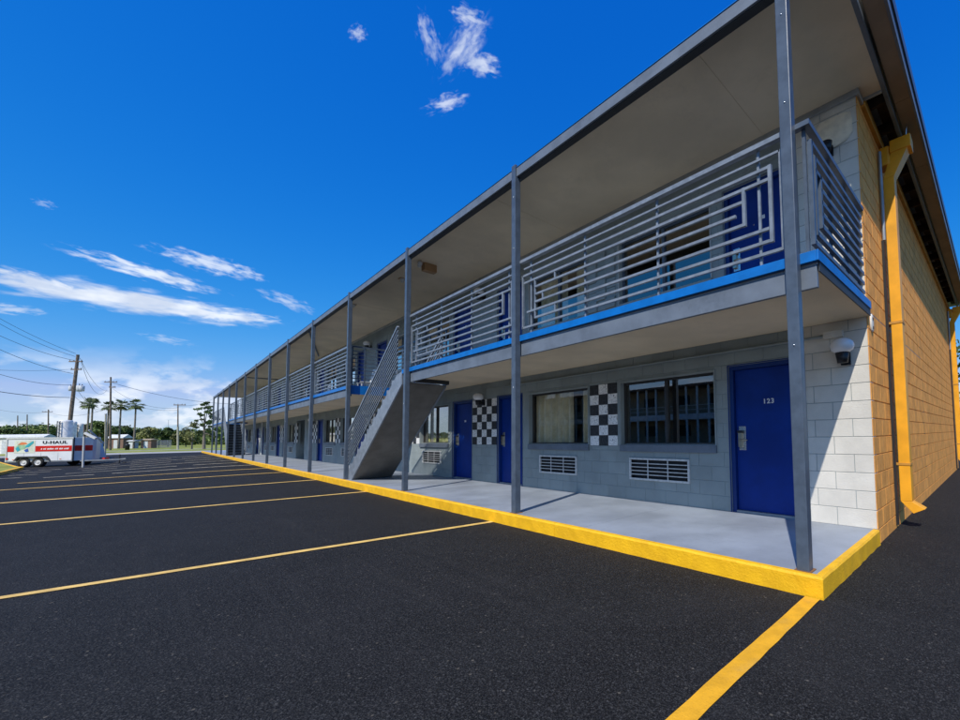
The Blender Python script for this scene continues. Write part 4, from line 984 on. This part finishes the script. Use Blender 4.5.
def text3(txt, size, s_, z_, m_, sh=0.):
    cu = bpy.data.curves.new('lettering', 'FONT'); cu.body = txt; cu.size = size; cu.extrude = .003; cu.shear = sh; cu.offset = .006; cu.space_character = 1.1
    to = bpy.data.objects.new('t', cu); COL.objects.link(to); dg = bpy.context.evaluated_depsgraph_get(); me = bpy.data.meshes.new_from_object(to.evaluated_get(dg)); bpy.data.objects.remove(to)
    M = Matrix((ux*1.35, Vector((0, 0, 1)), -uy)).transposed().to_4x4(); me.transform(M); me.materials.clear(); me.materials.append(MATS[m_])
    link('lettering', me, Q(s_, -.016, z_), body)
text3('U-HAUL', .26, 1.92, 1.50, 'ink')
mb = MB(); r_ = random.Random(4); s_ = 1.85
while s_ < 3.3:
    w_ = r_.uniform(.05, .09); mb.add([Q(s_, -.016, 1.12), Q(s_+w_, -.016, 1.12), Q(s_+w_+.03, -.016, 1.12+r_.choice((.07, .10))), Q(s_+.03, -.016, 1.21)], [(0, 1, 2, 3)]); s_ += w_+r_.choice((.02, .02, .07))
mb.build('lettering', 'sign_white', body)
for s_ in (.35, 2.9): qbox(s_, s_+.09, -.02, -.0125, .47, .51, 'marker_light', 'decal_orange', body)
qbox(.02, .12, -.035, -.021, .5, .62, 'tail_light', 'trailer_red', body)
for s_ in (.93, 1.86, 2.79): qbox(s_, s_+.008, -.006, -.0012, H0+.06, .92, 'panel_seam', 'metal_grey', body)
# wheels, fender
for i, s_ in enumerate((1.02, 1.78)):
    c = Q(s_, -.06, .31); ax = uy
    wh = MB().lathe(c, [(.18, -.02), (.30, -.03), (.315, .03), (.315, .15), (.30, .21), (.15, .21)], 26, ax).build('wheel', 'rubber', T)
    MB().lathe(c, [(0, .02), (.06, -.01), (.075, .01), (.16, .03), (.185, -.02), (.195, -.02), (.19, .05)], 22, ax).build('rim', 'white_metal', wh)
pts = [(.55, .42), (.68, .62), (.74, .70), (2.2, .70), (2.32, .58), (2.42, .42), (2.36, .42), (2.22, .62), (.80, .62), (.62, .42)]
MB().prism([Q(s_, -.16, z_) for s_, z_ in pts], None, tuple(uy*.17)).build('fender', 'dark_steel', T)
MB().bar(Q(LT+.2, .25, .34), Q(LT+1.9, WT/2, .36), .07, .09).bar(Q(LT+.2, WT-.25, .34), Q(LT+1.9, WT/2, .36), .07, .09).bar(Q(LT+1.8, WT/2, .36), Q(LT+2.3, WT/2, .40), .08, .08).build('tongue', 'metal_grey', T)
MB().tube([Q(LT+1.9, WT/2, .0), Q(LT+1.9, WT/2, .7)], .035, 8).build('jack', 'dark_steel', T); MB().bar(Q(LT+1.1, .7, .42), Q(LT+1.1, 1.0, .42), .16, .16).build('tool_box', 'trailer_red', T, bevel=.02)
MB().lathe(Q(LT+2.2, WT/2-.03, .1), [(0, 0), (.1, 0), (.1, .06), (0, .06)], 12, tuple(uy)).build('jack_wheel', 'rubber', T)
# second trailer behind, its lower nose showing
o2 = Q(2.2, 2.6, 0); T2 = empty('cargo_trailer', o2, 'low grey and red trailer mostly hidden behind the white cargo trailer', 'trailer')
def qb2(s0, s1, d0, d1, z0, z1, name, m_): return MB().hexa([Q(s0, d0, z0), Q(s1, d0, z0), Q(s1, d1, z0), Q(s0, d1, z0)], [Q(s0+.05, d0, z1), Q(s1-.25, d0, z1), Q(s1-.25, d1, z1), Q(s0+.05, d1, z1)]).build(name, m_, T2, bevel=.02)
qb2(1.2, LT-1.15, 1.95, 3.4, .42, 1.48, 'body', 'trailer_white'); qb2(1.3, LT-1.20, 1.925, 1.949, .86, 1.15, 'red_band', 'trailer_red')
for s_ in (1.8, 2.5): MB().lathe(Q(s_, 1.9, .31), [(0, -.02), (.3, -.03), (.315, .1), (.3, .2), (0, .2)], 20, tuple(uy)).build('wheel', 'rubber', T2)
MB().bar(Q(LT-1.2, 2.7, .4), Q(LT-.1, 2.7, .4), .1, .1).build('tongue', 'metal_grey', T2)
# thin pale post with angled brace in front of the trailers
pb = at(83.2, 462.5, 25.5); pb.z = gz(pb.x, pb.y); pt = at(84.6, 424.5, 25.5)
T = empty('marker_post', pb, 'thin pale post with a slanting white brace standing before the trailer nose', 'post')
MB().tube([pb, pb+(pt-pb)*.72], .05, 10).build('sleeve', 'white_metal', T); MB().tube([pb+(pt-pb)*.72, pt], .035, 8).build('pole', 'pole_wood', T)
tq = at(89, 430, 25.5); MB().bar(at(85, 433, 25.5), at(96, 438.5, 25.5), .10, .12).build('brace', 'white_metal', T)
MB().bar(tq, at(104, 443.5, 26.2), .06, .07).build('strut', 'light_grey', T)
cp = gp(105.5, 40); cp = at(105.5, 450, 40); cp.z = gz(cp.x, cp.y); T = empty('lot_post', cp, 'slim light grey post standing past the trailer tongue', 'post'); ctop = at(105.8, 414, 40)
MB().tube([cp, ctop], .06, 8).build('pole', 'pole_concrete', T); MB().lathe(ctop, [(.08, -.02), (.08, .03), (0, .05)], 8).build('cap', 'metal_grey', T)

# ------------------------------------------------------------------ opposite wing, seen in the window glass
WG = empty('opposite_wing', (-38, -32, 0), 'white columned two storey wing across the lot, seen only reflected in the dark window', 'building')
yb = -29
MB().box(-64, -12, yb-9, yb, 0, 5.8).build('wall', 'far_tan', WG); MB().box(-64.5, -11.5, yb-9.2, yb+2.1, 5.8, 6.0).build('roof', 'brown_wall', WG)
MB().box(-64, -12, yb, yb+1.9, 2.6, 3.15).build('deck', 'sign_white', WG)
for i in range(42): MB().box(-63.9+i*1.22, -63.72+i*1.22, yb+1.8, yb+1.94, 0, 5.8).build('column', 'sign_white', WG)
for z in (3.5, 3.9): MB().box(-64, -12, yb+1.88, yb+1.93, z, z+.07).build('rail', 'far_white', WG)
MB().box(-33.6, -32.2, yb+.001, yb+.06, 3.2, 5.7).build('sky_gap_panel', 'strip_blue', WG)  # added blue panel standing in for a gap of sky in the reflection
for i in range(11):
    x = -62+i*4.1
    for z in (1., 4.): MB().box(x+1.4, x+3.2, yb+.001, yb+.05, z, z+1.1).build('window', 'grille_dark', WG)
